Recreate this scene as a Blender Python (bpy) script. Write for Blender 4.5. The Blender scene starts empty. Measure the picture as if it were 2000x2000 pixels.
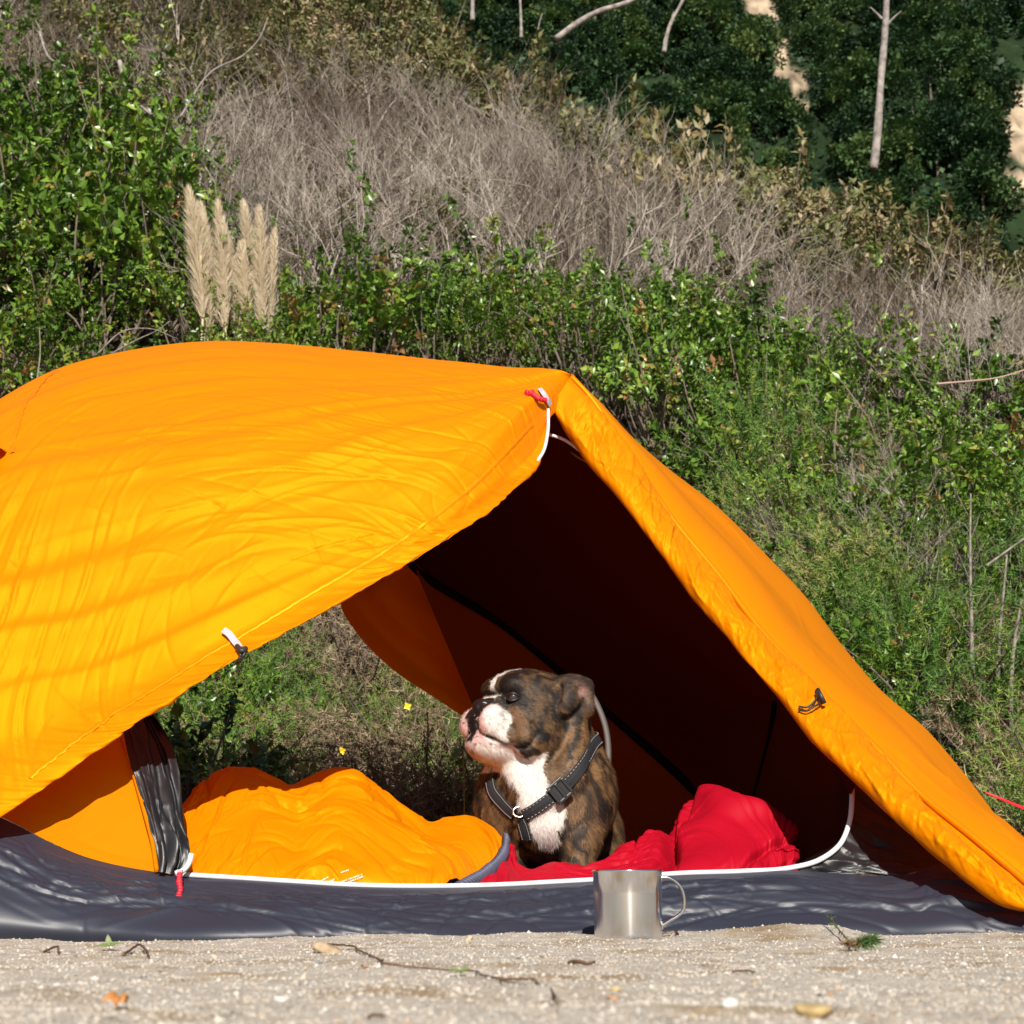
import bpy, math, random
import numpy as np
from mathutils import Vector, Matrix
from mathutils.bvhtree import BVHTree

# ------------------------------------------------------------------ camera, sky, sun, exposure
scene = bpy.context.scene
COL = scene.collection
PITCH = math.radians(14.31)
CAMZ = 0.057
FPX = 2940.0                       # focal length in photograph pixels (2000 px wide)
cam_d = bpy.data.cameras.new('camera')
cam = bpy.data.objects.new('camera', cam_d)
COL.objects.link(cam)
cam.location = (0, 0, CAMZ)
cam.rotation_euler = (math.pi / 2 + PITCH, 0, 0)
cam_d.sensor_width = 24.0
cam_d.lens = 24.0 * FPX / 2000.0
cam_d.clip_start = 0.02
cam_d.clip_end = 2000
cam_d.dof.use_dof = True
cam_d.dof.focus_distance = 2.6
cam_d.dof.aperture_fstop = 10.0
scene.camera = cam

SUN_EL = math.radians(34)
SUN_AZ = math.radians(4)          # to the right of straight behind the camera
world = bpy.data.worlds.new('World')
scene.world = world
world.use_nodes = True
wn = world.node_tree
bg = wn.nodes['Background']
sky = wn.nodes.new('ShaderNodeTexSky')
sky.sky_type = 'NISHITA'
sky.sun_disc = False
sky.sun_elevation = SUN_EL
sky.sun_rotation = math.pi - SUN_AZ
wn.links.new(sky.outputs[0], bg.inputs[0])
bg.inputs[1].default_value = 0.05
sun_d = bpy.data.lights.new('sun', 'SUN')
sun_d.energy = 5.0
sun_d.angle = math.radians(0.5)
sun_d.color = (1.0, 0.94, 0.85)
sun = bpy.data.objects.new('sun', sun_d)
COL.objects.link(sun)
SUN_DIR = Vector((math.sin(SUN_AZ) * math.cos(SUN_EL), -math.cos(SUN_AZ) * math.cos(SUN_EL), math.sin(SUN_EL)))
sun.rotation_euler = SUN_DIR.to_track_quat('Z', 'Y').to_euler()
sun.location = (2, -6, 8)
scene.view_settings.view_transform = 'Standard'
scene.view_settings.look = 'None'
scene.view_settings.exposure = 0.55
scene.view_settings.gamma = 1.0
scene.view_settings.use_curve_mapping = False
scene.cycles.max_bounces = 8
scene.cycles.transparent_max_bounces = 8
scene.cycles.use_denoising = True
scene.cycles.sample_clamp_indirect = 6.0
scene.cycles.caustics_reflective = False
scene.cycles.caustics_refractive = False

# ------------------------------------------------------------------ helpers
RNG = np.random.default_rng(11)
random.seed(5)
CT, ST = math.cos(PITCH), math.sin(PITCH)

def P(px, py, Y):
    """photo pixel + distance along the ground -> world point"""
    dx = (px - 1000.0) / FPX
    dy = (1000.0 - py) / FPX
    d = np.array([dx, CT - dy * ST, ST + dy * CT])
    return np.array([0, 0, CAMZ]) + d * (Y / d[1])

def PP(pts):
    return np.array([P(*p) for p in pts])

def proj(v):
    """world points -> photo pixels"""
    v = np.atleast_2d(v) - np.array([0, 0, CAMZ])
    depth = v[:, 1] * CT + v[:, 2] * ST
    up = -v[:, 1] * ST + v[:, 2] * CT
    return np.stack([1000 + FPX * v[:, 0] / depth, 1000 - FPX * up / depth], 1)

def vnoise(p, seed=0):
    p = np.asarray(p, float)
    i = np.floor(p).astype(np.int64)
    f = p - i
    u = f * f * f * (f * (f * 6 - 15) + 10)
    def h(a, b, c):
        n = (a * 374761393 + b * 668265263 + c * 1274126177 + seed * 974634777) & 0xffffffff
        n = ((n ^ (n >> 13)) * 1274126177) & 0xffffffff
        n = (n ^ (n >> 16)) & 0xffff
        return n / 32767.5 - 1.0
    x, y, z = i[..., 0], i[..., 1], i[..., 2]
    ux, uy, uz = u[..., 0], u[..., 1], u[..., 2]
    l = lambda a, b, t: a + (b - a) * t
    return l(l(l(h(x, y, z), h(x + 1, y, z), ux), l(h(x, y + 1, z), h(x + 1, y + 1, z), ux), uy),
             l(l(h(x, y, z + 1), h(x + 1, y, z + 1), ux), l(h(x, y + 1, z + 1), h(x + 1, y + 1, z + 1), ux), uy), uz)

def fbm(p, octaves=4, seed=0, gain=0.5):
    s, a = 0.0, 1.0
    p = np.asarray(p, float)
    for o in range(octaves):
        s = s + a * vnoise(p * 2 ** o + o * 17.3, seed + o)
        a *= gain
    return s

def n2(u, v, su, sv, seed=0, oct=1):
    q = np.stack([u * su, v * sv, np.full_like(u, seed * 3.7)], -1)
    return fbm(q, oct, seed)

def smooth(a, b, x):
    t = np.clip((x - a) / (b - a), 0, 1)
    return t * t * (3 - 2 * t)

def spline(pts, n, ts=None):
    """smooth curve through pts sampled n times evenly by chord length"""
    pts = np.asarray(pts, float)
    k = len(pts)
    if k == 1:
        return np.repeat(pts, n, 0)
    d = np.linalg.norm(np.diff(pts, axis=0), axis=1) + 1e-9
    t = np.concatenate([[0], np.cumsum(d)])
    if k == 2:
        m = np.repeat((pts[1:] - pts[:-1]) / d[:, None], 2, 0)
    else:
        sl = np.diff(pts, axis=0) / d[:, None]
        m = np.empty_like(pts)
        m[0], m[-1] = sl[0], sl[-1]
        m[1:-1] = (sl[:-1] * d[1:, None] + sl[1:] * d[:-1, None]) / (d[1:] + d[:-1])[:, None]
    s = np.linspace(0, t[-1], n) if ts is None else np.asarray(ts) * t[-1]
    j = np.clip(np.searchsorted(t, s, side='right') - 1, 0, k - 2)
    hh = (t[j + 1] - t[j])
    x = ((s - t[j]) / hh)[:, None]
    hh = hh[:, None]
    return ((2 * x**3 - 3 * x**2 + 1) * pts[j] + (x**3 - 2 * x**2 + x) * hh * m[j]
            + (-2 * x**3 + 3 * x**2) * pts[j + 1] + (x**3 - x**2) * hh * m[j + 1])

def loft(curves, nu, nv):
    """grid (nv, nu, 3) through the given curves"""
    C = np.stack([spline(c, nu) for c in curves])
    k = len(curves)
    w = np.concatenate([[0], np.cumsum(np.mean(np.linalg.norm(np.diff(C, axis=0), axis=2), axis=1) + 1e-6)])
    w /= w[-1]
    v = np.linspace(0, 1, nv)
    j = np.clip(np.searchsorted(w, v, side='right') - 1, 0, k - 2)
    hh = (w[j + 1] - w[j])
    x = ((v - w[j]) / hh)
    if k == 2:
        M = np.stack([C[1] - C[0]] * 2)
    else:
        dw = np.diff(w)[:, None, None]
        sl = np.diff(C, axis=0) / dw
        M = np.empty_like(C)
        M[0], M[-1] = sl[0], sl[-1]
        M[1:-1] = (sl[:-1] * dw[1:] + sl[1:] * dw[:-1]) / (dw[1:] + dw[:-1])
    x = x[:, None, None]
    hh = hh[:, None, None]
    return ((2 * x**3 - 3 * x**2 + 1) * C[j] + (x**3 - 2 * x**2 + x) * hh * M[j]
            + (-2 * x**3 + 3 * x**2) * C[j + 1] + (x**3 - x**2) * hh * M[j + 1])

def gnormals(G):
    du = np.gradient(G, axis=1)
    dv = np.gradient(G, axis=0)
    n = np.cross(du, dv)
    return n / (np.linalg.norm(n, axis=2, keepdims=True) + 1e-12)

def guv(G):
    v, u = np.meshgrid(np.linspace(0, 1, G.shape[0]), np.linspace(0, 1, G.shape[1]), indexing='ij')
    return u, v

def creases(U, V, n, seed, amp, wid, length, ang=None, spread=3.14, box=(0, 1, 0, 1)):
    """sharp little fabric folds scattered over a (U, V) sheet measured in metres"""
    r = np.random.default_rng(seed)
    out = np.zeros_like(U)
    for _ in range(n):
        cu = r.uniform(box[0], box[1])
        cv = r.uniform(box[2], box[3])
        a = r.uniform(0, 6.28) if ang is None else ang + r.normal() * spread
        L = length * r.uniform(0.4, 1.6)
        w = wid * r.uniform(0.5, 1.6)
        A = amp * r.uniform(0.3, 1.3) * r.choice([-1, 1])
        ca, sa = math.cos(a), math.sin(a)
        du, dv = U - cu, V - cv
        t = du * ca + dv * sa
        m = np.abs(t) < L
        tt, dd = t[m], (-du * sa + dv * ca)[m]
        dd = dd + 0.10 * L * np.sin(tt / L * 2.1 + cu * 9)
        win = (1 - (tt / L) ** 2) ** 2
        asym = np.where(dd > 0, 1.0, 2.2)
        out[m] += A * win * np.exp(-np.abs(dd) * asym / w)
    return out

def mesh_obj(name, verts, faces, mat, parent=None, smooth_shade=True, cols=None, link=True):
    """verts (n,3), faces: list of index arrays (each (m,3) or (m,4)) -> ONE mesh object"""
    me = bpy.data.meshes.new(name)
    verts = np.asarray(verts, np.float32)
    if isinstance(faces, np.ndarray):
        faces = [faces]
    faces = [np.asarray(f, np.int32) for f in faces if len(f)]
    loops = np.concatenate([f.ravel() for f in faces])
    sizes = np.concatenate([np.full(len(f), f.shape[1], np.int32) for f in faces])
    starts = np.concatenate([[0], np.cumsum(sizes)[:-1]]).astype(np.int32)
    me.vertices.add(len(verts))
    me.vertices.foreach_set('co', verts.ravel())
    me.loops.add(len(loops))
    me.loops.foreach_set('vertex_index', loops)
    me.polygons.add(len(sizes))
    me.polygons.foreach_set('loop_start', starts)
    me.polygons.foreach_set('loop_total', sizes)
    me.update(calc_edges=True)
    me.polygons.foreach_set('use_smooth', np.full(len(sizes), smooth_shade))
    if cols is not None:
        a = me.color_attributes.new('tint', 'FLOAT_COLOR', 'POINT')
        c = np.ones((len(verts), 4), np.float32)
        c[:, :3] = cols
        a.data.foreach_set('color', c.ravel())
    if mat is not None:
        for m in (mat if isinstance(mat, (list, tuple)) else [mat]):
            me.materials.append(m)
    o = bpy.data.objects.new(name, me)
    if link:
        COL.objects.link(o)
    if parent is not None:
        o.parent = parent
        o.matrix_parent_inverse = parent_inv(parent)
    return o

def parent_inv(p):
    return world_of(p).inverted()

def world_of(o):
    if o.parent is None:
        return o.matrix_basis.copy()
    return world_of(o.parent) @ o.matrix_parent_inverse @ o.matrix_basis

def grid_faces(nv, nu, close_u=False, close_v=False):
    idx = np.arange(nv * nu).reshape(nv, nu)
    if close_u:
        idx = np.concatenate([idx, idx[:, :1]], 1)
    if close_v:
        idx = np.concatenate([idx, idx[:1]], 0)
    return np.stack([idx[:-1, :-1], idx[:-1, 1:], idx[1:, 1:], idx[1:, :-1]], -1).reshape(-1, 4)

def sheet(name, G, mat, parent=None, cols=None, **k):
    return mesh_obj(name, G.reshape(-1, 3), grid_faces(G.shape[0], G.shape[1]), mat, parent, cols=cols, **k)

def tube_geo(path, r, sides=8, cap=True, flat=1.0, up=None):
    path = np.asarray(path, float)
    n = len(path)
    r = np.broadcast_to(np.asarray(r, float), (n,))
    t = np.gradient(path, axis=0)
    t /= np.linalg.norm(t, axis=1, keepdims=True) + 1e-12
    ref = np.array([0.13, 0.2, 0.97]) if up is None else np.asarray(up, float)
    if up is None and abs(t[:, 2]).mean() > 0.8:
        ref = np.array([0.97, 0.2, 0.05])
    a = np.cross(t, ref)
    a /= np.linalg.norm(a, axis=1, keepdims=True) + 1e-12
    b = np.cross(t, a)
    th = np.linspace(0, 2 * np.pi, sides, endpoint=False)
    V = path[:, None] + r[:, None, None] * (np.cos(th)[None, :, None] * a[:, None] + flat * np.sin(th)[None, :, None] * b[:, None])
    V = V.reshape(-1, 3)
    F = [grid_faces(n, sides, close_u=True)]
    if cap:
        V = np.concatenate([V, path[:1], path[-1:]])
        i = np.arange(sides)
        j = (i + 1) % sides
        F.append(np.stack([np.full(sides, n * sides), j, i], 1))
        F.append(np.stack([np.full(sides, n * sides + 1), i + (n - 1) * sides, j + (n - 1) * sides], 1))
    return V, F

def merge(parts):
    """[(V, F), ...] -> one (V, F)"""
    V, F, o = [], [], 0
    for v, fs in parts:
        V.append(v)
        for f in (fs if isinstance(fs, list) else [fs]):
            F.append(np.asarray(f) + o)
        o += len(v)
    return np.concatenate(V), F

def tube(name, path, r, mat, parent=None, sides=8, n=None, **k):
    p = spline(path, n) if n else path
    v, f = tube_geo(p, r, sides, **k)
    return mesh_obj(name, v, f, mat, parent)

def box_geo(c, ax, ay, az):
    c, ax, ay, az = (np.asarray(q, float) for q in (c, ax, ay, az))
    V = np.array([c + sx * ax + sy * ay + sz * az for sx in (-1, 1) for sy in (-1, 1) for sz in (-1, 1)])
    F = np.array([[0, 1, 3, 2], [4, 6, 7, 5], [0, 4, 5, 1], [2, 3, 7, 6], [0, 2, 6, 4], [1, 5, 7, 3]])
    return V, F

def empty(name, loc=(0, 0, 0), **props):
    o = bpy.data.objects.new(name, None)
    o.location = loc
    o.empty_display_size = 0.05
    COL.objects.link(o)
    for k, v in props.items():
        o[k] = v
    return o

def tag(o, label=None, category=None, group=None, kind=None):
    for k, v in (('label', label), ('category', category), ('group', group), ('kind', kind)):
        if v is not None:
            o[k] = v
    return o

def copy_tree(o, parent=None):
    c = o.copy()
    COL.objects.link(c)
    if parent is not None:
        c.parent = parent
        c.matrix_parent_inverse = o.matrix_parent_inverse.copy()
    for ch in o.children:
        copy_tree(ch, c)
    return c

# ------------------------------------------------------------------ materials
MATS = {}
def mat(name, color=(.5, .5, .5), rough=.6, spec=.5, metal=0.0, trans=0.0, trans_col=None, noise=None,
        bump=None, attr=None, sheen=0.0, coat=0.0, ramp=None, rnd=None, alpha=1.0, tint=None, ior=None):
    """principled, optionally with: noise=(scale, amount), bump=(scale, strength, distance), attr=vertex tint multiplies,
    ramp=[(pos, colour)...] driven by the tint's red channel, trans=translucent share, rnd=value spread per object"""
    m = bpy.data.materials.new(name)
    m.use_nodes = True
    nt = m.node_tree
    N, L = nt.nodes, nt.links
    b = N['Principled BSDF']
    out = N['Material Output']
    b.inputs['Roughness'].default_value = rough
    b.inputs['Specular IOR Level'].default_value = spec
    b.inputs['Metallic'].default_value = metal
    b.inputs['Sheen Weight'].default_value = sheen
    b.inputs['Coat Weight'].default_value = coat
    b.inputs['Alpha'].default_value = alpha
    if ior:
        b.inputs['IOR'].default_value = ior
    if tint:
        b.inputs['Specular Tint'].default_value = (*tint, 1)
    src = None
    rgb = N.new('ShaderNodeRGB')
    rgb.outputs[0].default_value = (*color, 1)
    src = rgb.outputs[0]
    tc = N.new('ShaderNodeTexCoord')
    def mul(a, bsock, fac=1.0, mode='MULTIPLY'):
        x = N.new('ShaderNodeMix')
        x.data_type = 'RGBA'
        x.blend_type = mode
        x.inputs[0].default_value = fac
        L.new(a, x.inputs[6])
        L.new(bsock, x.inputs[7])
        return x.outputs[2]
    if attr or ramp:
        at = N.new('ShaderNodeVertexColor')
        at.layer_name = 'tint'
        if ramp:
            sep = N.new('ShaderNodeSeparateColor')
            L.new(at.outputs[0], sep.inputs[0])
            v = sep.outputs[0]
            if rnd:
                oi = N.new('ShaderNodeObjectInfo')
                ma = N.new('ShaderNodeMath')
                ma.operation = 'MULTIPLY_ADD'
                L.new(oi.outputs['Random'], ma.inputs[0])
                ma.inputs[1].default_value = rnd
                ma.inputs[2].default_value = -rnd / 2
                ad = N.new('ShaderNodeMath')
                ad.operation = 'ADD'
                L.new(v, ad.inputs[0])
                L.new(ma.outputs[0], ad.inputs[1])
                v = ad.outputs[0]
            cr = N.new('ShaderNodeValToRGB')
            el = cr.color_ramp.elements
            while len(el) > 1:
                el.remove(el[-1])
            for i, (p, c) in enumerate(ramp):
                e = el[0] if i == 0 else el.new(p)
                e.position = p
                e.color = (*c, 1)
            L.new(v, cr.inputs[0])
            src = cr.outputs[0]
        else:
            src = mul(src, at.outputs[0])
    if noise:
        nz = N.new('ShaderNodeTexNoise')
        nz.inputs['Scale'].default_value = noise[0]
        nz.inputs['Detail'].default_value = 5
        L.new(tc.outputs['Object'], nz.inputs['Vector'])
        mr = N.new('ShaderNodeMapRange')
        mr.inputs[1].default_value = .3
        mr.inputs[2].default_value = .7
        mr.inputs[3].default_value = 1 - noise[1]
        mr.inputs[4].default_value = 1 + noise[1]
        L.new(nz.outputs[0], mr.inputs[0])
        src = mul(src, mr.outputs[0])
    L.new(src, b.inputs['Base Color'])
    if bump:
        bz = N.new('ShaderNodeTexNoise')
        bz.inputs['Scale'].default_value = bump[0]
        bz.inputs['Detail'].default_value = 6
        L.new(tc.outputs['Object'], bz.inputs['Vector'])
        bp = N.new('ShaderNodeBump')
        bp.inputs['Strength'].default_value = bump[1]
        bp.inputs['Distance'].default_value = bump[2]
        L.new(bz.outputs[0], bp.inputs['Height'])
        L.new(bp.outputs[0], b.inputs['Normal'])
    if trans > 0:
        tr = N.new('ShaderNodeBsdfTranslucent')
        if trans_col:
            tr.inputs[0].default_value = (*trans_col, 1)
        else:
            L.new(src, tr.inputs[0])
        mx = N.new('ShaderNodeMixShader')
        mx.inputs[0].default_value = trans
        L.new(b.outputs[0], mx.inputs[1])
        L.new(tr.outputs[0], mx.inputs[2])
        L.new(mx.outputs[0], out.inputs[0])
    MATS[name] = m
    return m
# ------------------------------------------------------------------ sandy ground
EDGE = np.array([(-600, 1838), (-200, 1840), (0, 1843), (75, 1833), (130, 1842), (200, 1841), (250, 1845), (350, 1842), (450, 1838), (560, 1833), (620, 1833), (700, 1825),
                 (780, 1822), (900, 1829), (950, 1827), (1000, 1822), (1100, 1822), (1150, 1824), (1220, 1828), (1300, 1820), (1380, 1818), (1470, 1812), (1540, 1806),
                 (1600, 1807), (1650, 1816), (1700, 1828), (1760, 1829), (1850, 1825), (1950, 1821), (2000, 1823), (2300, 1830), (2700, 1830)], float)
YE = 2.17
EX = np.array([P(a, b, YE)[0] for a, b in EDGE])
EZ = np.array([P(a, b, YE)[2] for a, b in EDGE])

def ground_z(X, Y):
    X = np.asarray(X, float)
    Y = np.asarray(Y, float)
    lip = np.interp(X, EX, EZ)
    w = np.exp(-((Y - YE) / np.where(Y < YE, 0.10, 0.05)) ** 2)
    q = np.stack([X, Y, np.zeros_like(X)], -1)
    near = np.exp(-np.maximum(0, np.abs(X) - 2) / 2) * smooth(0.1, 0.5, Y)
    base = 0.0025 * fbm(q * 9, 3, 3) + 0.0015 * fbm(q * 40, 3, 5) * (Y < 2.6)
    back = -0.014 * smooth(2.18, 2.26, Y) * (1 - smooth(3.6, 4.2, Y))
    rear_drop = -5.5 * smooth(-.4, -26, Y) - .02 * np.clip(-Y - 26, 0, None)      # unseen drop behind the camera, added so the mug reflects more sky
    return lip * w + base * near * np.where(Y > YE, .5, 1) + back + rear_drop

def axis(segs):
    out = []
    for a, b, n in segs:
        out.append(np.linspace(a, b, n, endpoint=False))
    out.append([segs[-1][1]])
    return np.concatenate(out)

gx = axis([(-300, -30, 12), (-30, -3, 24), (-3, -1.0, 40), (-1.0, 1.0, 340), (1.0, 3, 40), (3, 30, 24), (30, 300, 12)])
gy = axis([(-300, -20, 14), (-20, 0, 20), (0, .5, 20), (.5, 2.3, 320), (2.3, 4.3, 30), (4.3, 12, 10)])
GX, GY = np.meshgrid(gx, gy)
GZ = ground_z(GX, GY)
m = bpy.data.materials.new('sand')
m.use_nodes = True
nt = m.node_tree
N, L = nt.nodes, nt.links
bs = N['Principled BSDF']
bs.inputs['Roughness'].default_value = .9
bs.inputs['Specular IOR Level'].default_value = .2
tc = N.new('ShaderNodeTexCoord')
def nz(scale, detail=4, rough=.6):
    n = N.new('ShaderNodeTexNoise')
    n.inputs['Scale'].default_value = scale
    n.inputs['Detail'].default_value = detail
    n.inputs['Roughness'].default_value = rough
    L.new(tc.outputs['Object'], n.inputs['Vector'])
    return n.outputs[0]
def rampn(src, stops):
    r = N.new('ShaderNodeValToRGB')
    el = r.color_ramp.elements
    while len(el) > 1:
        el.remove(el[-1])
    for i, (p, c) in enumerate(stops):
        e = el[0] if i == 0 else el.new(p)
        e.position = p
        e.color = (*c, 1)
    L.new(src, r.inputs[0])
    return r.outputs[0]
def mixc(a, b, fac, mode='MIX'):
    x = N.new('ShaderNodeMix')
    x.data_type = 'RGBA'
    x.blend_type = mode
    if isinstance(fac, float):
        x.inputs[0].default_value = fac
    else:
        L.new(fac, x.inputs[0])
    L.new(a, x.inputs[6])
    L.new(b, x.inputs[7])
    return x.outputs[2]
base = rampn(nz(340, 3, .7), [(.25, (.34, .30, .25)), (.45, (.47, .42, .36)), (.6, (.52, .475, .415)), (.78, (.60, .56, .50))])
patch = rampn(nz(7, 5, .65), [(.50, (1, 1, 1)), (.64, (.70, .58, .42))])
big = rampn(nz(22, 4, .6), [(.35, (.82, .82, .82)), (.65, (1.08, 1.06, 1.03))])
c = mixc(mixc(base, patch, 1.0, 'MULTIPLY'), big, 1.0, 'MULTIPLY')
L.new(c, bs.inputs['Base Color'])
bp = N.new('ShaderNodeBump')
bp.inputs['Strength'].default_value = .9
bp.inputs['Distance'].default_value = .004
L.new(nz(300, 4, .7), bp.inputs['Height'])
L.new(bp.outputs[0], bs.inputs['Normal'])
SAND = m
g = mesh_obj('ground', np.stack([GX, GY, GZ], -1).reshape(-1, 3), grid_faces(*GX.shape), SAND)
tag(g, 'pale gritty sand ground in front of the tent', 'ground', kind='structure')

# loose grit: thousands of grains too small to pick apart
OCT = np.array([[1, 0, 0], [-1, 0, 0], [0, 1, 0], [0, -1, 0], [0, 0, 1], [0, 0, -1]], float)
OCTF = np.array([[0, 2, 4], [2, 1, 4], [1, 3, 4], [3, 0, 4], [2, 0, 5], [1, 2, 5], [3, 1, 5], [0, 3, 5]])
ng = 54000
ry = 0.6 * (2.24 / 0.6) ** RNG.random(ng)
rx = (RNG.random(ng) * 2 - 1) * (ry * .36 + .12)
sz = np.clip(np.exp(RNG.normal(math.log(.00075), .40, ng)), .0005, .0045) * (0.75 + .2 * ry)
V = OCT[None] * RNG.uniform(.6, 1.35, (ng, 6, 1)) * RNG.uniform(.65, 1.3, (ng, 1, 3))
a = RNG.random(ng) * 6.28
ca, sa = np.cos(a)[:, None], np.sin(a)[:, None]
V = np.stack([V[..., 0] * ca - V[..., 1] * sa, V[..., 0] * sa + V[..., 1] * ca, V[..., 2] * .8 + V[..., 0] * .25], -1)
V = V * sz[:, None, None] + np.stack([rx, ry, ground_z(rx, ry) + sz * .25], -1)[:, None]
tone = RNG.random(ng)
pal = np.array([(.49, .445, .385), (.56, .525, .475), (.45, .40, .34), (.33, .30, .27), (.40, .29, .19), (.47, .40, .31), (.15, .14, .13)])
gc = pal[RNG.choice(7, ng, p=[.31, .2, .22, .08, .06, .11, .02])] * RNG.uniform(.8, 1.12, (ng, 1))
GRIT = mat('grit', (1, 1, 1), rough=.75, spec=.3, attr=True)
o = mesh_obj('sand_grains', V.reshape(-1, 3), (OCTF[None] + 6 * np.arange(ng)[:, None, None]).reshape(-1, 3), GRIT, smooth_shade=False,
             cols=np.repeat(gc, 6, 0))
tag(o, 'loose pale sand grains and fine grit scattered over the ground', 'sand', kind='stuff')

# ------------------------------------------------------------------ hillside behind the tent
def hill_z(X, Y):
    X = np.asarray(X, float)
    Y = np.asarray(Y, float)
    s = np.clip(.83 - .04 * X, .62, 1.02)
    foot = 4.35 - .10 * np.clip(X, -1, 2)
    crest = np.clip(14.5 - 1.0 * X, 9.2, 18)
    z = s * (np.sqrt((Y - foot) ** 2 + .25) + (Y - foot)) / 2 - .03
    over = Y - crest
    k = 1.6
    drop = (np.sqrt(over ** 2 + k) + over) / 2
    z = z - drop * (s + .55)
    q = np.stack([X * .7, Y * .7, z * 0], -1)
    z = z + fbm(q, 3, 21) * .22 * smooth(4, 6, Y)
    return np.maximum(z, -3 + 0 * z)

def hit_hill(px, py, lift=0.0, ymax=22):
    """first point of the hillside behind a photo pixel"""
    Ys = np.linspace(3.4, ymax, 600)
    dx = (px - 1000.0) / FPX
    dy = (1000.0 - py) / FPX
    d = np.array([dx, CT - dy * ST, ST + dy * CT])
    pts = np.array([0, 0, CAMZ]) + d[None] * (Ys / d[1])[:, None]
    hz = hill_z(pts[:, 0], pts[:, 1]) + lift
    k = np.nonzero(pts[:, 2] < hz)[0]
    if len(k) == 0:
        return None
    return np.array([pts[k[0], 0], pts[k[0], 1], hz[k[0]] - lift])

hx = axis([(-30, -8, 30), (-8, 8, 150), (8, 30, 30)])
hy = axis([(3.2, 15, 150), (15, 34, 40)])
HX, HY = np.meshgrid(hx, hy)
HZ = hill_z(HX, HY)
qq = np.stack([HX, HY, HZ], -1)
HZ = HZ + .05 * fbm(qq * 3, 3, 8) * smooth(4, 5, HY)
m = bpy.data.materials.new('hill_soil')
m.use_nodes = True
nt = m.node_tree
N, L = nt.nodes, nt.links
bs = N['Principled BSDF']
bs.inputs['Roughness'].default_value = .95
bs.inputs['Specular IOR Level'].default_value = .1
tc = N.new('ShaderNodeTexCoord')
soil = rampn(nz(6, 8, .7), [(.3, (.045, .036, .024)), (.5, (.10, .078, .052)), (.62, (.06, .062, .030)), (.8, (.17, .135, .09))])
L.new(soil, bs.inputs['Base Color'])
bp = N.new('ShaderNodeBump')
bp.inputs['Distance'].default_value = .08
L.new(nz(14, 6, .7), bp.inputs['Height'])
L.new(bp.outputs[0], bs.inputs['Normal'])
o = mesh_obj('hillside', np.stack([HX, HY, HZ], -1).reshape(-1, 3), grid_faces(*HX.shape), m)
tag(o, 'steep scrubby hillside rising behind the tent', 'hillside', kind='structure')
# ------------------------------------------------------------------ tent
FLY = mat('orange_nylon', (.62, .178, .0008), rough=.56, spec=.5, ior=1.85, tint=(1, .58, .01), trans=.17, trans_col=(.80, .075, .001))
FLYR = FLY
GREY = mat('grey_groundsheet', (.023, .026, .040), rough=.46, spec=.45, bump=(700, .10, .001))
FLOORM = mat('tent_floor', (.035, .036, .045), rough=.55)
BLACKMESH = mat('black_mesh', (.012, .012, .014), rough=.38, spec=.5, bump=(900, .3, .001))
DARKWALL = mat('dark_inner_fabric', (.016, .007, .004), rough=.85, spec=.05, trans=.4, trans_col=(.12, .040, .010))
INNER = mat('inner_orange', (.58, .17, .002), rough=.6, spec=.4, tint=(1, .6, .02), trans=.2, trans_col=(.7, .14, .003))
WHITE = mat('white_piping', (.62, .62, .65), rough=.5)
REDCORD = mat('red_cord', (.62, .012, .03), rough=.6, noise=(900, .6))
GREYWEB = mat('grey_webbing', (.36, .35, .38), rough=.7, noise=(1500, .3))
BLACKCORD = mat('black_cord', (.02, .018, .018), rough=.5)
POLEM = mat('pole_dark', (.004, .0035, .0035), rough=.9, spec=.05)
SEAM = mat('orange_seam', (.58, .14, .0008), rough=.5, spec=.5, ior=2.0, tint=(1, .62, .02))
SHADE = mat('shaded_orange', (.15, .042, .005), rough=.8, spec=.1, trans=.35, trans_col=(.36, .075, .005))  # orange fabric with the tent's inside shade put into its brown colour

tent = empty('tent', (0, 2.9, 0), label='orange and grey two-person tent with both side doors rolled open', category='tent')

# --- left half of the flysheet: from behind the ridge, over it, down to the rolled hem
ridge = [(1124, 748, 2.875), (1112, 738, 2.875), (1060, 727, 2.9), (1000, 722, 2.95), (880, 709, 3.02), (700, 690, 3.08), (540, 673, 3.12), (400, 668, 3.14), (250, 686, 3.12), (115, 721, 3.06),
         (0, 783, 2.98), (-150, 900, 2.88), (-350, 1150, 2.75), (-560, 1500, 2.62), (-700, 1760, 2.55)]
behind = [(1124, 785, 3.05), (1060, 790, 3.12), (1000, 790, 3.2), (880, 780, 3.3), (700, 770, 3.4), (540, 765, 3.45), (400, 765, 3.45), (250, 790, 3.42), (115, 830, 3.36),
          (0, 890, 3.25), (-150, 1010, 3.1), (-350, 1250, 2.95), (-560, 1570, 2.8), (-700, 1775, 2.7)]
c1 = [(1128, 768, 2.865), (1105, 755, 2.84), (1040, 770, 2.76), (900, 812, 2.68), (700, 848, 2.62), (540, 878, 2.59), (300, 915, 2.57), (115, 938, 2.56), (0, 965, 2.54), (-200, 1070, 2.50),
      (-400, 1250, 2.48), (-600, 1570, 2.43), (-710, 1770, 2.41)]
c2 = [(1118, 800, 2.85), (1088, 778, 2.80), (900, 893, 2.62), (700, 985, 2.55), (540, 1035, 2.515), (300, 1105, 2.485), (115, 1150, 2.465), (0, 1185, 2.445), (-200, 1280, 2.41), (-400, 1440, 2.38),
      (-600, 1670, 2.36), (-715, 1785, 2.35)]
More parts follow.
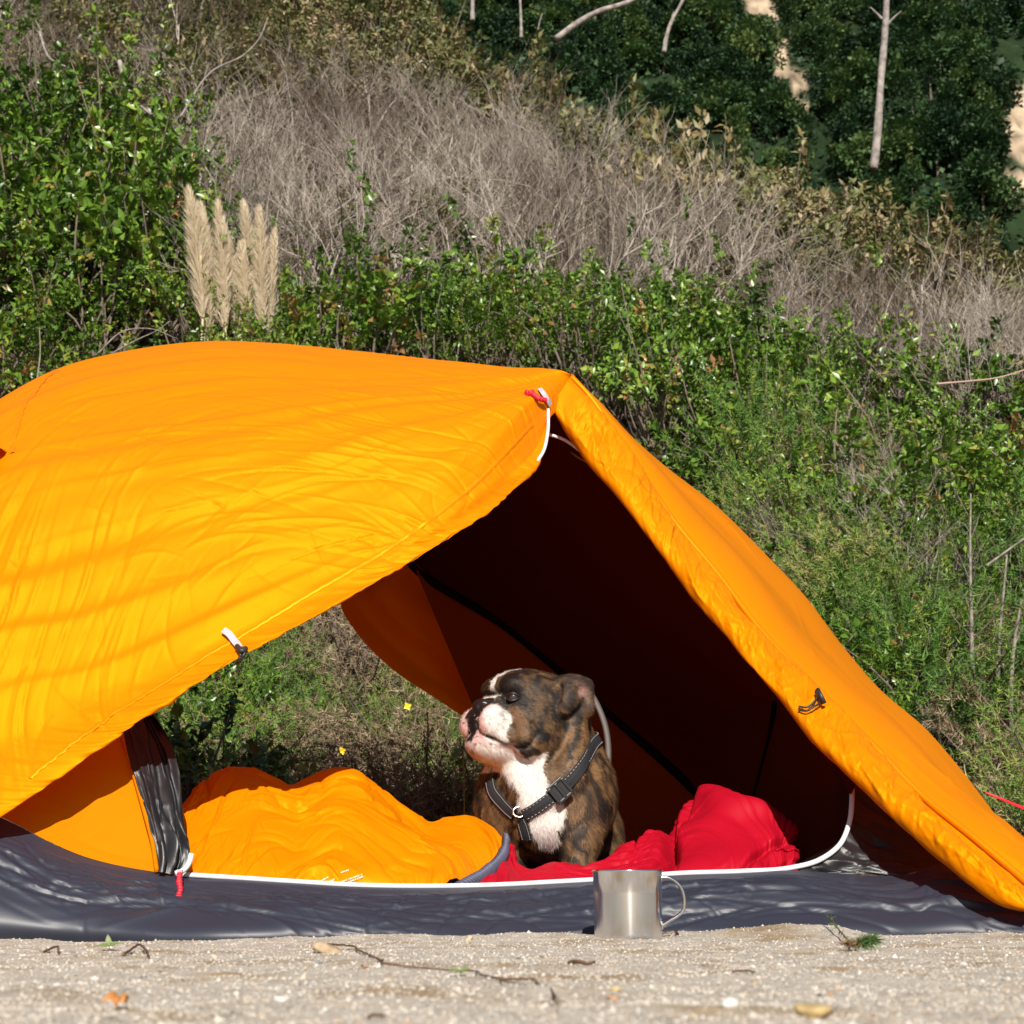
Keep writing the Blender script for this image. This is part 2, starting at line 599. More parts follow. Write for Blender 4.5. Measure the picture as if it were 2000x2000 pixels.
c3 = [(1074, 800, 2.78), (1060, 850, 2.74), (960, 955, 2.63), (780, 1080, 2.52), (600, 1172, 2.465), (430, 1255, 2.425), (200, 1365, 2.395), (0, 1450, 2.365), (-200, 1545, 2.33),
      (-400, 1655, 2.31), (-600, 1765, 2.29), (-700, 1805, 2.28)]
c4 = [(1071, 805, 2.775), (1068, 852, 2.745), (1053, 900, 2.72), (1000, 962, 2.665), (860, 1058, 2.55), (700, 1153, 2.475), (560, 1232, 2.435), (470, 1282, 2.41), (300, 1393, 2.375), (150, 1500, 2.345),
      (0, 1602, 2.315), (-150, 1690, 2.28), (-300, 1765, 2.25), (-420, 1812, 2.23)]
c5 = [(1071, 800, 2.795), (1066, 835, 2.775), (1045, 885, 2.755), (990, 950, 2.70), (850, 1048, 2.585), (690, 1143, 2.51), (550, 1221, 2.47), (460, 1271, 2.445), (290, 1383, 2.41), (140, 1490, 2.375),
      (-10, 1592, 2.34), (-160, 1682, 2.31), (-310, 1757, 2.28), (-420, 1803, 2.26)]
curves = [PP(c) for c in (behind, ridge, c1, c2, c3, c4, c5)]
G = loft(curves, 660, 440)
n = gnormals(G)
if n[220, 320, 1] > 0:
    n = -n
u, v = guv(G)
# metres along the sheet
U = np.concatenate([np.zeros((G.shape[0], 1)), np.cumsum(np.linalg.norm(np.diff(G, axis=1), axis=2), axis=1)], 1)
Vv = np.concatenate([np.zeros((1, G.shape[1])), np.cumsum(np.linalg.norm(np.diff(G, axis=0), axis=2), axis=0)], 0)
face = smooth(.30, .45, v) * (1 - smooth(.88, .97, v))
out = smooth(0.0, .12, u)
d = 0
warp = v + .03 * n2(u, v, 3, 2, 4) + .012 * n2(u, v, 9, 5, 9)
def fold(x, s):                      # soft fold with one steep side
    return np.where(x > 0, np.exp(-(x / s) ** 2), np.exp(-(x / (s * .45)) ** 2))
# long folds fanning out from the pole tip
for (v0, slope, s, A, ua, ub) in [(.39, .06, .030, .018, .12, .95), (.475, .085, .026, .017, .05, .9), (.55, .05, .030, .016, .10, .95), (.615, .07, .024, .012, .15, .9),
                                  (.69, .03, .026, .010, .25, .9), (.35, .02, .014, .007, .05, .6), (.44, .05, .012, .006, .05, .5), (.515, .03, .012, .006, .05, .6),
                                  (.76, -.02, .020, .007, .4, 1.0), (.82, -.03, .018, .006, .3, .9), (.58, .09, .010, .004, .3, .8), (.65, .05, .010, .004, .2, .7)]:
    win = smooth(ua - .06, ua + .15, u) * (1 - smooth(ub - .2, ub + .05, u))
    amp = np.clip(.45 + .75 * n2(u, v * 0, 5, 1, int(v0 * 100)), 0, 1.2)
    d = d + .85 * A * win * amp * fold(warp - (v0 + slope * (u - .3)), s)
d = d + out * face * (.004 * n2(u, warp, 4, 16, 3, 2) + .0012 * n2(u, warp, 16, 26, 7, 2))
lower = smooth(.5, .7, v)
d = d + creases(U, Vv, 300, 4, .0025, .0050, .14, ang=.12, spread=.26, box=(.15, 1.5, .38, 1.35)) * face
d = d + creases(U, Vv, 280, 5, .0016, .0045, .07, box=(.3, 1.55, .6, 1.4)) * face
d = d + creases(U, Vv, 44, 6, .0028, .006, .2, ang=.03, spread=.06, box=(.1, 1.2, .30, .55)) * smooth(.2, .3, v)
hem = smooth(.84, .93, v)
d = d + hem * out * (.003 * n2(u, v, 70, 8, 12, 2) + .004 * n2(u, v, 20, 5, 14))
G2 = G + n * d[..., None]
sheet('flysheet', G2, FLY, tent)
FS = G2[62:]
# stitched seam across the left end of the ridge and along the door edge
def on_grid(uu, vv, lift=.0):
    i = np.clip(np.asarray(vv) * (G.shape[0] - 1), 0, G.shape[0] - 1).astype(int)
    j = np.clip(np.asarray(uu) * (G.shape[1] - 1), 0, G.shape[1] - 1).astype(int)
    return G2[i, j] + n[i, j] * lift
def seam_strip(name, uv0, uv1, width, m_, k=60, lift=.0022):
    t = np.linspace(0, 1, k)
    c = np.stack([on_grid(uv0[0] + (uv1[0] - uv0[0]) * t, uv0[1] + (uv1[1] - uv0[1]) * t, lift)], 0)[0]
    tt = np.gradient(c, axis=0)
    ii = np.clip((uv0[1] + (uv1[1] - uv0[1]) * t) * (G.shape[0] - 1), 0, G.shape[0] - 1).astype(int)
    jj = np.clip((uv0[0] + (uv1[0] - uv0[0]) * t) * (G.shape[1] - 1), 0, G.shape[1] - 1).astype(int)
    s = np.cross(tt, n[ii, jj])
    s /= np.linalg.norm(s, axis=1, keepdims=True)
    sheet(name, np.stack([c - s * width, c + n[ii, jj] * .0012, c + s * width]), m_, tent)
def uv_at(px, py, vlo=.1):
    p = proj(G2.reshape(-1, 3)).reshape(*G2.shape[:2], 2)
    dd = (p[..., 0] - px) ** 2 + (p[..., 1] - py) ** 2
    dd[: int(vlo * G.shape[0])] = 1e9
    k = np.unravel_index(np.argmin(dd), dd.shape)
    return k[1] / (G.shape[1] - 1), k[0] / (G.shape[0] - 1)
seam_strip('seam', uv_at(112, 724), uv_at(22, 885), .004, SEAM, 60, .0012)
seam_strip('seam', uv_at(1040, 830), uv_at(60, 1520), .0035, SEAM, 160, .0010)

# --- ridge vent hood at the left end
vg = loft([PP([(70, 745, 2.93), (20, 790, 2.9), (-60, 850, 2.84), (-160, 960, 2.76)]), PP([(48, 800, 2.83), (30, 850, 2.76), (-40, 905, 2.68), (-140, 1010, 2.6)]),
           PP([(26, 868, 2.70), (10, 880, 2.60), (-40, 868, 2.52), (-130, 960, 2.45)])], 40, 24)
vu, vv = guv(vg)
vg = vg + gnormals(vg) * (.006 * n2(vu, vv, 6, 5, 2, 2))[..., None]
sheet('vent_hood', vg, FLY, tent)

# --- right half: rolled door and the end panel
L_ = [(1076, 792, 2.80), (1094, 822, 2.79), (1130, 868, 2.77), (1200, 942, 2.73), (1262, 1032, 2.69), (1330, 1130, 2.64), (1420, 1243, 2.58), (1520, 1348, 2.50), (1600, 1442, 2.43), (1662, 1512, 2.38),
      (1770, 1622, 2.30), (1890, 1740, 2.22), (1962, 1776, 2.19), (2010, 1775, 2.19)]
R_ = [(1112, 740, 2.84), (1150, 782, 2.84), (1195, 850, 2.82), (1250, 930, 2.78), (1302, 1010, 2.74), (1400, 1130, 2.68), (1484, 1240, 2.61), (1592, 1352, 2.52), (1700, 1462, 2.44), (1800, 1565, 2.37),
      (1905, 1650, 2.30), (1990, 1722, 2.25), (2035, 1762, 2.22)]
S_ = [(1114, 737, 2.90), (1170, 785, 3.05), (1232, 852, 3.18), (1292, 905, 3.26), (1400, 990, 3.34), (1500, 1090, 3.36), (1562, 1155, 3.36), (1652, 1272, 3.30), (1720, 1350, 3.24), (1800, 1418, 3.18),
      (1870, 1498, 3.10), (1940, 1590, 3.0), (2010, 1680, 2.9), (2085, 1765, 2.8)]
B_ = [(1114, 780, 3.05), (1150, 830, 3.3), (1200, 890, 3.5), (1260, 950, 3.6), (1370, 1050, 3.68), (1470, 1150, 3.70), (1540, 1230, 3.70), (1640, 1350, 3.62), (1720, 1440, 3.54), (1800, 1510, 3.46),
      (1880, 1590, 3.36), (1960, 1680, 3.2), (2040, 1740, 3.05), (2090, 1770, 2.95)]
Lw, Rw, Sw, Bw = (spline(PP(c), 300) for c in (L_, R_, S_, B_))
mid = Rw * .45 + Sw * .55
mid = mid + np.array([.012, .0, -.006]) * np.sin(np.linspace(0, np.pi, 300))[:, None]
wi = (smooth(.02, .25, np.linspace(0, 1, 300)) * .5)[:, None]
inn = Lw * wi + Rw * (1 - wi) + np.array([.0, .012, -.004])
G = loft([inn, Rw + np.array([.002, .004, .002]), mid, Sw, Bw], 300, 190)
nn = gnormals(G)
if nn[80, 150, 2] < 0:
    nn = -nn
u, v = guv(G)
U = np.concatenate([np.zeros((G.shape[0], 1)), np.cumsum(np.linalg.norm(np.diff(G, axis=1), axis=2), axis=1)], 1)
Vv = np.concatenate([np.zeros((1, G.shape[1])), np.cumsum(np.linalg.norm(np.diff(G, axis=0), axis=2), axis=0)], 0)
d = .004 * n2(u, v, 3, 9, 2, 2) + creases(U, Vv, 60, 9, .0016, .008, .09, ang=.1, spread=.9, box=(.4, 1.6, .0, .6))
d = d + creases(U, Vv, 60, 19, .0030, .009, .11, ang=-.35, spread=.4, box=(1.05, 1.6, .0, .45))
sheet('flysheet_end', G + nn * d[..., None], FLY, tent)
# piped seam between the roll and the end panel
tube('pole_sleeve', Rw + np.array([.004, .004, .006]), .006, SEAM, tent, sides=8)

k = 12
th = np.linspace(0, 2 * np.pi, k, endpoint=False)
cen = (Lw + Rw) / 2
ax = (Rw - Lw) / 2
ax = ax * 1.04
wlen = np.linalg.norm(ax, axis=1, keepdims=True)
tang = np.gradient(cen, axis=0)
tang /= np.linalg.norm(tang, axis=1, keepdims=True)
axn = ax / wlen
dep = np.cross(tang, axn)
dep *= np.where(dep[:, 1:2] > 0, -1, 1)
k = 90
th = np.linspace(0, 2 * np.pi, k, endpoint=False)
nr = 480
cen, ax, axn, dep, wlen = (spline(q_, nr) if q_.shape[1] == 3 else np.interp(np.linspace(0, 1, nr), np.linspace(0, 1, len(q_)), q_[:, 0])[:, None] for q_ in (cen, ax, axn, dep, wlen))
uu = np.linspace(0, 1, nr)[:, None] * np.ones((1, k))
tt = np.ones((nr, 1)) * th[None]
rr = 1 + .05 * n2(uu, np.cos(tt) * .5, 22, 3, 5, 2) + .04 * n2(uu + .05 * np.sin(tt), np.cos(tt) * .3, 55, 2.2, 8)
spiral = .16 * np.sin(tt * 2 + uu * 9 + 2 * n2(uu, tt * 0, 8, 1, 31))
pinch = 1 - .42 * np.exp(-((uu - .535) / .016) ** 2)
tip = smooth(0, .05, uu) * .55 + .45
T = cen[:, None] + (np.cos(tt) * (1 + .0 * rr))[..., None] * ax[:, None] + (np.sin(tt) * (.85 + spiral) * pinch * tip)[..., None] * (dep * wlen)[:, None] * .62
rn = (np.cos(tt)[..., None] * axn[:, None] + np.sin(tt)[..., None] * dep[:, None])
Ul = uu * 1.75
Vl = tt * .035
cre = creases(Ul, Vl, 480, 21, .0036, .0050, .045, ang=1.1, spread=.6, box=(.05, 1.75, .0, .12)) + creases(Ul, Vl, 260, 22, .0040, .0055, .09, ang=.2, spread=.4, box=(.1, 1.75, .0, .12))
T = T + rn * (wlen[:, None] * (rr - 1)[..., None] * .6 + cre[..., None] * np.clip(np.sin(tt), 0, 1)[..., None] * .9)
V = np.concatenate([T.reshape(-1, 3), T[-1].mean(0)[None], T[0].mean(0)[None]])
i_ = np.arange(k)
j_ = (i_ + 1) % k
caps = [np.stack([np.full(k, nr * k), i_ + (nr - 1) * k, j_ + (nr - 1) * k], 1), np.stack([np.full(k, nr * k + 1), j_, i_], 1)]
mesh_obj('rolled_door', V, [grid_faces(nr, k, close_u=True)] + caps, FLY, tent)

# --- far side of the flysheet: right half of the rear door hanging inside the view
rear_edge = PP([(985, 930, 3.30), (840, 1030, 3.42), (720, 1105, 3.50), (666, 1180, 3.56), (700, 1240, 3.60), (768, 1308, 3.64), (860, 1370, 3.68), (960, 1440, 3.70), (1060, 1530, 3.70), (1150, 1630, 3.68), (1230, 1740, 3.64)])
rear_seam = PP([(1040, 900, 3.26), (930, 990, 3.38), (850, 1060, 3.46), (815, 1095, 3.52), (870, 1140, 3.56), (960, 1205, 3.60), (1060, 1290, 3.64), (1180, 1395, 3.66), (1280, 1490, 3.66), (1370, 1590, 3.64), (1450, 1740, 3.6)])
rear_back = Bw[np.linspace(20, 250, 11).astype(int)]
mid1 = (rear_edge + rear_seam) / 2 + np.array([0, .03, 0])
G = loft([rear_edge, mid1, rear_seam, rear_back], 160, 120)
u, v = guv(G)
G = G + gnormals(G) * (.010 * n2(u, v, 3, 14, 6, 2) + .004 * n2(u, v, 12, 20, 2))[..., None]
sheet('rear_flysheet', G, FLY, tent)
# rear left half stays high behind the front sheet
G = loft([curves[0][:12] if False else spline(curves[0], 40), spline(PP([(1080, 860, 3.3), (900, 940, 3.55), (700, 1010, 3.75), (400, 1110, 3.85), (100, 1240, 3.8), (-200, 1420, 3.6), (-500, 1660, 3.3), (-690, 1775, 3.0)]), 40)], 40, 14)
sheet('rear_flysheet', G, FLY, tent)
mid_tape = PP([(800, 1082, 3.44), (1000, 1232, 3.48), (1200, 1402, 3.48), (1390, 1580, 3.42), (1480, 1700, 3.36)])
tube('inner_pole', spline(np.concatenate([PP([(980, 940, 3.22), (860, 1030, 3.34)]), mid_tape]), 60), .011, POLEM, tent, sides=8)

# --- dark inner wall on the right
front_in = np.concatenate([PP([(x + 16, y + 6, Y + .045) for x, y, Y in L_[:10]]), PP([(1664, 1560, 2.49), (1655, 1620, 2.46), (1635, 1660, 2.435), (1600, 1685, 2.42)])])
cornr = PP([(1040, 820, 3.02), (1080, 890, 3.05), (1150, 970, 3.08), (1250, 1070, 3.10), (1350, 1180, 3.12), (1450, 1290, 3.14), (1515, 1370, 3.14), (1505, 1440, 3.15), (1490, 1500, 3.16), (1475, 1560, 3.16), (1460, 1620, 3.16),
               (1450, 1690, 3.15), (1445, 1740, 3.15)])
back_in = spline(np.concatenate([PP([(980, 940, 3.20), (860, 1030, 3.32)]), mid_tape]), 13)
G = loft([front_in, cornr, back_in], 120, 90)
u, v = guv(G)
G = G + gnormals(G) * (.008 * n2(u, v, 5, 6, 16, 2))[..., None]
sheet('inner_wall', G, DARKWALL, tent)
tube('inner_pole_shadow', spline(cornr[6:] + np.array([0, -.012, 0]), 40), .009, POLEM, tent, sides=6)  # black tube standing in for the pole's shadow down the corner
# lower rear part of the inner wall, between the pole and the floor
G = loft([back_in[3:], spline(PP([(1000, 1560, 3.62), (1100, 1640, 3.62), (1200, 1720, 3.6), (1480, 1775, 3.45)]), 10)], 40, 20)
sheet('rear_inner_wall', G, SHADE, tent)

# --- white door piping
pipe1 = PP([(1071, 797, 2.77), (1069, 850, 2.735), (1062, 880, 2.72), (1050, 900, 2.705), (1040, 912, 2.70)])
tube('door_piping', spline(pipe1, 30), .0032, WHITE, tent)
tube('door_piping', spline(PP([(1066, 847, 2.84), (1100, 858, 2.83), (1135, 882, 2.82), (1180, 920, 2.80), (1230, 968, 2.78), (1290, 1040, 2.75)]), 40), .0034, WHITE, tent)
sill = [(352, 1708, 2.40), (450, 1714, 2.385), (560, 1721, 2.375), (700, 1729, 2.37), (850, 1731, 2.37), (960, 1729, 2.37), (1080, 1723, 2.37), (1200, 1716, 2.375), (1330, 1706, 2.38), (1450, 1702, 2.385), (1540, 1696, 2.395),
        (1600, 1680, 2.41), (1640, 1650, 2.43), (1658, 1610, 2.455), (1664, 1560, 2.485), (1662, 1510, 2.52), (1655, 1470, 2.55)]
SW = spline(PP(sill), 160)
tube('sill_piping', SW, .0042, WHITE, tent)

# --- bathtub groundsheet wall
topc = [(-560, 1500, 2.50), (-300, 1520, 2.46), (-100, 1560, 2.42), (0, 1596, 2.40), (40, 1615, 2.395), (90, 1642, 2.39), (160, 1672, 2.39), (240, 1692, 2.39), (310, 1704, 2.392), (352, 1711, 2.397), (450, 1717, 2.382), (560, 1724, 2.372), (700, 1732, 2.367), (850, 1734, 2.367),
        (960, 1732, 2.367), (1080, 1726, 2.367), (1200, 1719, 2.372), (1330, 1709, 2.377), (1450, 1705, 2.382), (1540, 1700, 2.39), (1640, 1706, 2.40), (1720, 1711, 2.40), (1780, 1706, 2.40), (1835, 1688, 2.40), (1900, 1700, 2.38), (2000, 1735, 2.34), (2100, 1775, 2.30)]
tw = spline(PP(topc), 400)
bx = np.linspace(-560, 2100, 28)
botw = spline(np.array([[P(x, 1850, 2.235)[0], 2.235 + .02 * math.sin(x * .011), -.016] for x in bx]), 400)
# match bottom x to the top x
botw = np.stack([np.interp(np.linspace(0, 1, 400), np.linspace(0, 1, 400), tw[:, 0] * .945), np.interp(tw[:, 0] * .945, botw[:, 0], botw[:, 1]), botw[:, 2]], 1)
m1 = tw * .45 + botw * .55 + np.array([0, -.035, .008])
m2 = tw * .15 + botw * .85 + np.array([0, -.034, .0])
tuck = botw + np.array([0, .06, .0])
G = loft([tw, m1, m2, botw, tuck], 640, 90)
u, v = guv(G)
nn = gnormals(G)
if nn[34, 260, 1] > 0:
    nn = -nn
U = np.concatenate([np.zeros((G.shape[0], 1)), np.cumsum(np.linalg.norm(np.diff(G, axis=1), axis=2), axis=1)], 1)
Vv = np.concatenate([np.zeros((1, G.shape[1])), np.cumsum(np.linalg.norm(np.diff(G, axis=0), axis=2), axis=0)], 0)
low = smooth(.02, .2, v)
d = low * (.006 * n2(u, v, 8, 3.2, 3, 2) + .006 * n2(u + .1 * v, v, 4, 5, 5, 2))
umax = U.max()
d = d + low * creases(U, Vv, 170, 33, .0042, .0050, .18, ang=.0, spread=.16, box=(0, umax, .02, .16))
d = d + low * creases(U, Vv, 240, 34, .0026, .0040, .06, ang=.5, spread=.7, box=(0, umax, .02, .15))
d = d + low * creases(U, Vv, 160, 35, .0024, .0040, .07, ang=-.6, spread=.5, box=(0, umax, .02, .15))
# tension fan at the zip pull and at the right door corner
G = G + nn * d[..., None]
sheet('groundsheet_wall', G, GREY, tent)
# raised seam just under the sill
tube('groundsheet_seam', tw[5:395] + np.array([0, -.003, -.010]), .0022, GREY, tent, sides=6)
# floor and rear lip
fx = np.linspace(-1.15, .78, 30)
FX, FY = np.meshgrid(fx, np.linspace(2.27, 3.52, 24))
FZ = .004 + .006 * fbm(np.stack([FX * 5, FY * 5, FX * 0], -1), 2, 5)
sheet('groundsheet_floor', np.stack([FX, FY, FZ], -1), FLOORM, tent)
lip = np.stack([np.linspace(-1.15, .70, 60), np.full(60, 3.52), np.full(60, .004)], 1)
sheet('groundsheet_rear_wall', np.stack([lip, lip + [0, .03, .03], lip + [0, .05, .055]]), GREY, tent)

# --- inner tent panel and gathered mesh door on the left
low_seam = PP([(-300, 1518, 2.462), (-100, 1558, 2.422), (0, 1594, 2.402), (40, 1613, 2.397), (90, 1640, 2.392), (160, 1670, 2.392), (240, 1690, 2.392), (308, 1703, 2.394)])
up_mid = PP([(-300, 1440, 2.50), (-100, 1470, 2.47), (0, 1490, 2.455), (40, 1500, 2.45), (90, 1510, 2.45), (160, 1525, 2.45), (220, 1540, 2.45), (272, 1548, 2.45)])
up_top = PP([(-300, 1330, 2.55), (-100, 1340, 2.54), (0, 1350, 2.53), (40, 1352, 2.53), (90, 1355, 2.53), (140, 1358, 2.53), (180, 1362, 2.53), (222, 1366, 2.53)])
G = loft([up_top, up_mid, low_seam], 140, 80)
u, v = guv(G)
U, Vv = u * .6, v * .3
d = .004 * n2(u, v, 3, 3, 3, 2) + creases(U, Vv, 26, 43, .0022, .007, .12, ang=-.35, spread=.25, box=(.1, .6, .02, .3))
nn = gnormals(G)
sheet('inner_panel', G + nn * d[..., None], INNER, tent)
edge = [(222, 1366, 2.525), (243, 1445, 2.49), (262, 1510, 2.46), (282, 1580, 2.425), (300, 1650, 2.40), (308, 1704, 2.39)]
tube('panel_piping', spline(PP(edge), 50) + np.array([0, -.004, 0]), .004, INNER, tent, sides=8)
ed2 = [(290, 1380, 2.52), (312, 1410, 2.51), (338, 1470, 2.48), (352, 1535, 2.45), (361, 1610, 2.42), (368, 1655, 2.40), (362, 1690, 2.39), (346, 1708, 2.387)]
e0, e1 = spline(PP(edge), 90), spline(PP(ed2), 90)
G = loft([e0, e0 * .6 + e1 * .4 + np.array([0, -.012, 0]), e0 * .3 + e1 * .7 + np.array([0, .008, 0]), e1], 90, 60)
u, v = guv(G)
d = .008 * n2(u, v, 2.2, 9, 3, 2) + .0035 * np.sin(v * 26 + 3 * n2(u, v, 3, 3, 6)) + creases(u * .33, v * .07, 50, 47, .0026, .005, .04, ang=.1, spread=.5, box=(0, .33, 0, .07))
sheet('mesh_door', G + gnormals(G) * d[..., None], BLACKMESH, tent)
tube('mesh_door_piping', spline(PP([(374, 1668, 2.385), (368, 1688, 2.38), (358, 1700, 2.378), (343, 1706, 2.378)]), 20), .0045, WHITE, tent)
# --- dark net panel right of the door
netL = PP([(1655, 1470, 2.552), (1664, 1530, 2.512), (1666, 1565, 2.488), (1660, 1612, 2.46), (1642, 1655, 2.435), (1604, 1686, 2.415), (1560, 1702, 2.398)])
netR = PP([(1760, 1560, 2.55), (1810, 1610, 2.52), (1850, 1650, 2.48), (1850, 1675, 2.45), (1830, 1692, 2.42), (1780, 1708, 2.405), (1720, 1713, 2.403)])
G = loft([netL, (netL + netR) / 2 + np.array([0, .01, 0]), netR], 80, 70)
u, v = guv(G)
d = .004 * n2(u, v, 9, 3, 3, 2) + creases(u * .28, v * .14, 70, 57, .0040, .006, .06, ang=1.35, spread=.25, box=(0, .28, 0, .14))
sheet('net_panel', G + gnormals(G) * d[..., None], BLACKMESH, tent)
# front right corner: dark fly-side net continues under the flap
G = loft([netR, PP([(1830, 1600, 2.56), (1880, 1660, 2.5), (1920, 1690, 2.45), (1960, 1712, 2.42), (1990, 1725, 2.38), (2020, 1745, 2.34), (2060, 1765, 2.31)])], 40, 20)
sheet('net_panel', G, BLACKMESH, tent)

# --- zip pulls, loops, toggles
_pp = proj(FS.reshape(-1, 3))
_qq = FS.reshape(-1, 3)
def near_fly(px, py, lift):
    dd = (_pp[:, 0] - px) ** 2 + (_pp[:, 1] - py) ** 2
    kk = np.argsort(dd)[:10]
    return P(px, py, _qq[kk, 1].min() - lift)
def cord(name, pts, r, m_, n_=40, knots=(), parent=tent):
    p = spline(pts if isinstance(pts, np.ndarray) else PP(pts), n_)
    rr_ = np.full(n_, r)
    t_ = np.linspace(0, 1, n_)
    for kpos, kr in knots:
        rr_ = rr_ + kr * np.exp(-((t_ - kpos) / .06) ** 2)
    rr_ = rr_ * (1 + .15 * np.sin(t_ * 60))
    vv_, ff_ = tube_geo(p, rr_, 8)
    return mesh_obj(name, vv_, ff_, m_, parent)
cord('zip_pull', [(351, 1706, 2.355), (350, 1722, 2.345), (352, 1740, 2.335), (349, 1752, 2.33), (351, 1760, 2.328)], .0042, REDCORD, knots=((.9, .0025), (.35, .001)))
v_, f_ = box_geo(P(351, 1706, 2.362), (.004, 0, 0), (0, .003, 0), (0, 0, .006))
mesh_obj('zip_slider', v_, f_, GREYWEB, tent, smooth_shade=False)
cord('zip_pull', np.array([near_fly(*q) for q in [(1066, 782, .016), (1052, 778, .014), (1044, 772, .012), (1036, 768, .010), (1026, 768, .010)]]), .0048, REDCORD, knots=((.75, .003), (.95, .002)))
def strap(name, pts, w, m_, n_=24, side=None):
    c = spline(np.array([near_fly(*q) for q in pts]), n_)
    t_ = np.gradient(c, axis=0)
    t_ /= np.linalg.norm(t_, axis=1, keepdims=True)
    s = np.cross(t_, np.array([0, -1.0, .3]))
    s /= np.linalg.norm(s, axis=1, keepdims=True)
    nn_ = np.cross(s, t_)
    A, B = c + s * w, c - s * w
    ring = np.stack([A + nn_ * .001, B + nn_ * .001, B - nn_ * .001, A - nn_ * .001], 1)
    return mesh_obj(name, ring.reshape(-1, 3), grid_faces(n_, 4, close_u=True), m_, tent, smooth_shade=False)
strap('reflective_loop', [(1054, 759, .010), (1062, 769, .014), (1070, 781, .014), (1075, 791, .010)], .0046, GREYWEB)
strap('door_tie', [(436, 1230, .006), (446, 1237, .008), (458, 1252, .008), (466, 1262, .008), (470, 1270, .008)], .0055, GREYWEB)
cord('tie_loop', np.array([near_fly(*q) for q in [(466, 1264, .010), (478, 1268, .010), (477, 1278, .010), (470, 1288, .004), (464, 1296, -.01)]]), .0026, BLACKCORD)
cord('tie_loop', np.array([near_fly(*q) for q in [(468, 1266, .010), (470, 1276, .010), (468, 1286, .006), (462, 1296, -.01)]]), .0026, BLACKCORD)
v_, f_ = tube_geo(spline(np.array([near_fly(463, 1262, .012), near_fly(474, 1272, .014), near_fly(480, 1266, .012)]), 8), .0045, 8)
mesh_obj('toggle', v_, f_, BLACKCORD, tent)
def near_roll(px, py, lift):
    """point on the front of the rolled door behind a pixel"""
    p = proj(T.reshape(-1, 3))
    q = T.reshape(-1, 3)
    dd = (p[:, 0] - px) ** 2 + (p[:, 1] - py) ** 2
    kk = np.argsort(dd)[:12]
    return P(px, py, q[kk, 1].min() - lift)
for dpx in (0, 7):
    cord('tie_loop', np.array([near_roll(1560, 1380 + dpx, .004), near_roll(1577, 1381 + dpx, .010), near_roll(1588, 1373 + dpx * 1.2, .012), near_roll(1598 + dpx, 1358 + dpx * 2, .010)]), .0017, BLACKCORD)
vt, ft = tube_geo(np.array([near_roll(1596, 1350, .012), near_roll(1602, 1361, .014), near_roll(1609, 1374, .012)]), .0075, 10, flat=.6)
mesh_obj('toggle', vt, ft, BLACKCORD, tent)
# --- guy line to a peg beyond the tent's end
ga, gb = P(1925, 1548, 3.05), np.array([1.75, 3.35, -.0])
gl = empty('guy_line', tuple(gb), label='red guy line running down from the end of the orange flysheet', category='guy line')
for k_ in (0, 1):
    tube('cord', np.stack([ga, ga * .5 + gb * .5 + np.array([0, 0, -.012 + .012 * k_]), gb + np.array([0, 0, .05])]) + np.array([0, 0, .010 * k_ * 0]), .0022, REDCORD, gl, n=20)
tube('peg', np.array([gb + [0, 0, -.06], gb + [.02, 0, .06]]), .004, GREYWEB, gl)
# ------------------------------------------------------------------ dog: one continuous surface from blended volumes
def sd_ell(p, c, r, R=None):
    q = p - c
    if R is not None:
        q = q @ R
    r = np.asarray(r, np.float32)
    k0 = np.sqrt(((q / r) ** 2).sum(-1))
    k1 = np.sqrt(((q / (r * r)) ** 2).sum(-1)) + 1e-9
    return k0 * (k0 - 1) / k1

def sd_cone(p, a, b, r1, r2):
    """tapered capsule"""
    ba = b - a
    l2 = float(ba @ ba)
    t = np.clip(((p - a) @ ba) / l2, 0, 1)
    q = p - a - t[..., None] * ba
    return np.sqrt((q * q).sum(-1)) - (r1 + (r2 - r1) * t)

def smin(a, b, k):
    h = np.clip(.5 + .5 * (b - a) / k, 0, 1)
    return b + (a - b) * h - k * h * (1 - h)

def smax(a, b, k):
    return -smin(-a, -b, k)

def surface_nets(F, org, h):
    s = F < 0
    nx, ny, nz = F.shape
    acc = np.zeros((nx - 1, ny - 1, nz - 1, 3), np.float32)
    cnt = np.zeros((nx - 1, ny - 1, nz - 1), np.float32)
    corners = [(i, j, k) for i in (0, 1) for j in (0, 1) for k in (0, 1)]
    sl = lambda c: tuple(slice(c[d], F.shape[d] - 1 + c[d]) for d in range(3))
    for c in corners:
        for d in range(3):
            if c[d] == 0:
                e = list(c)
                e[d] = 1
                A, B = F[sl(c)], F[sl(e)]
                m_ = (A < 0) != (B < 0)
                t = np.where(m_, A / np.where(m_, A - B, 1), 0)
                cnt += m_
                for q in range(3):
                    acc[..., q] += m_ * (c[q] + (t if q == d else 0))
    has = cnt > 0
    idx = np.full(has.shape, -1, np.int64)
    idx[has] = np.arange(has.sum())
    cell = np.argwhere(has)
    V = (cell + acc[has] / cnt[has][:, None]) * h + org
    faces = []
    for d in range(3):
        a, b = [(1, 2), (2, 0), (0, 1)][d]
        A = np.take(s, range(0, F.shape[d] - 1), d)
        B = np.take(s, range(1, F.shape[d]), d)
        ch = A != B
        pos = np.argwhere(ch)
        ok = (pos[:, a] > 0) & (pos[:, b] > 0) & (pos[:, a] < F.shape[a] - 1) & (pos[:, b] < F.shape[b] - 1)
        pos = pos[ok]
        flip = A[tuple(pos.T)]
        def cid(da, db):
            q = pos.copy()
            q[:, a] -= da
            q[:, b] -= db
            return idx[tuple(q.T)]
        quad = np.stack([cid(1, 1), cid(0, 1), cid(0, 0), cid(1, 0)], 1)
        quad[~flip] = quad[~flip][:, ::-1]
        faces.append(quad)
    return V, np.concatenate(faces)

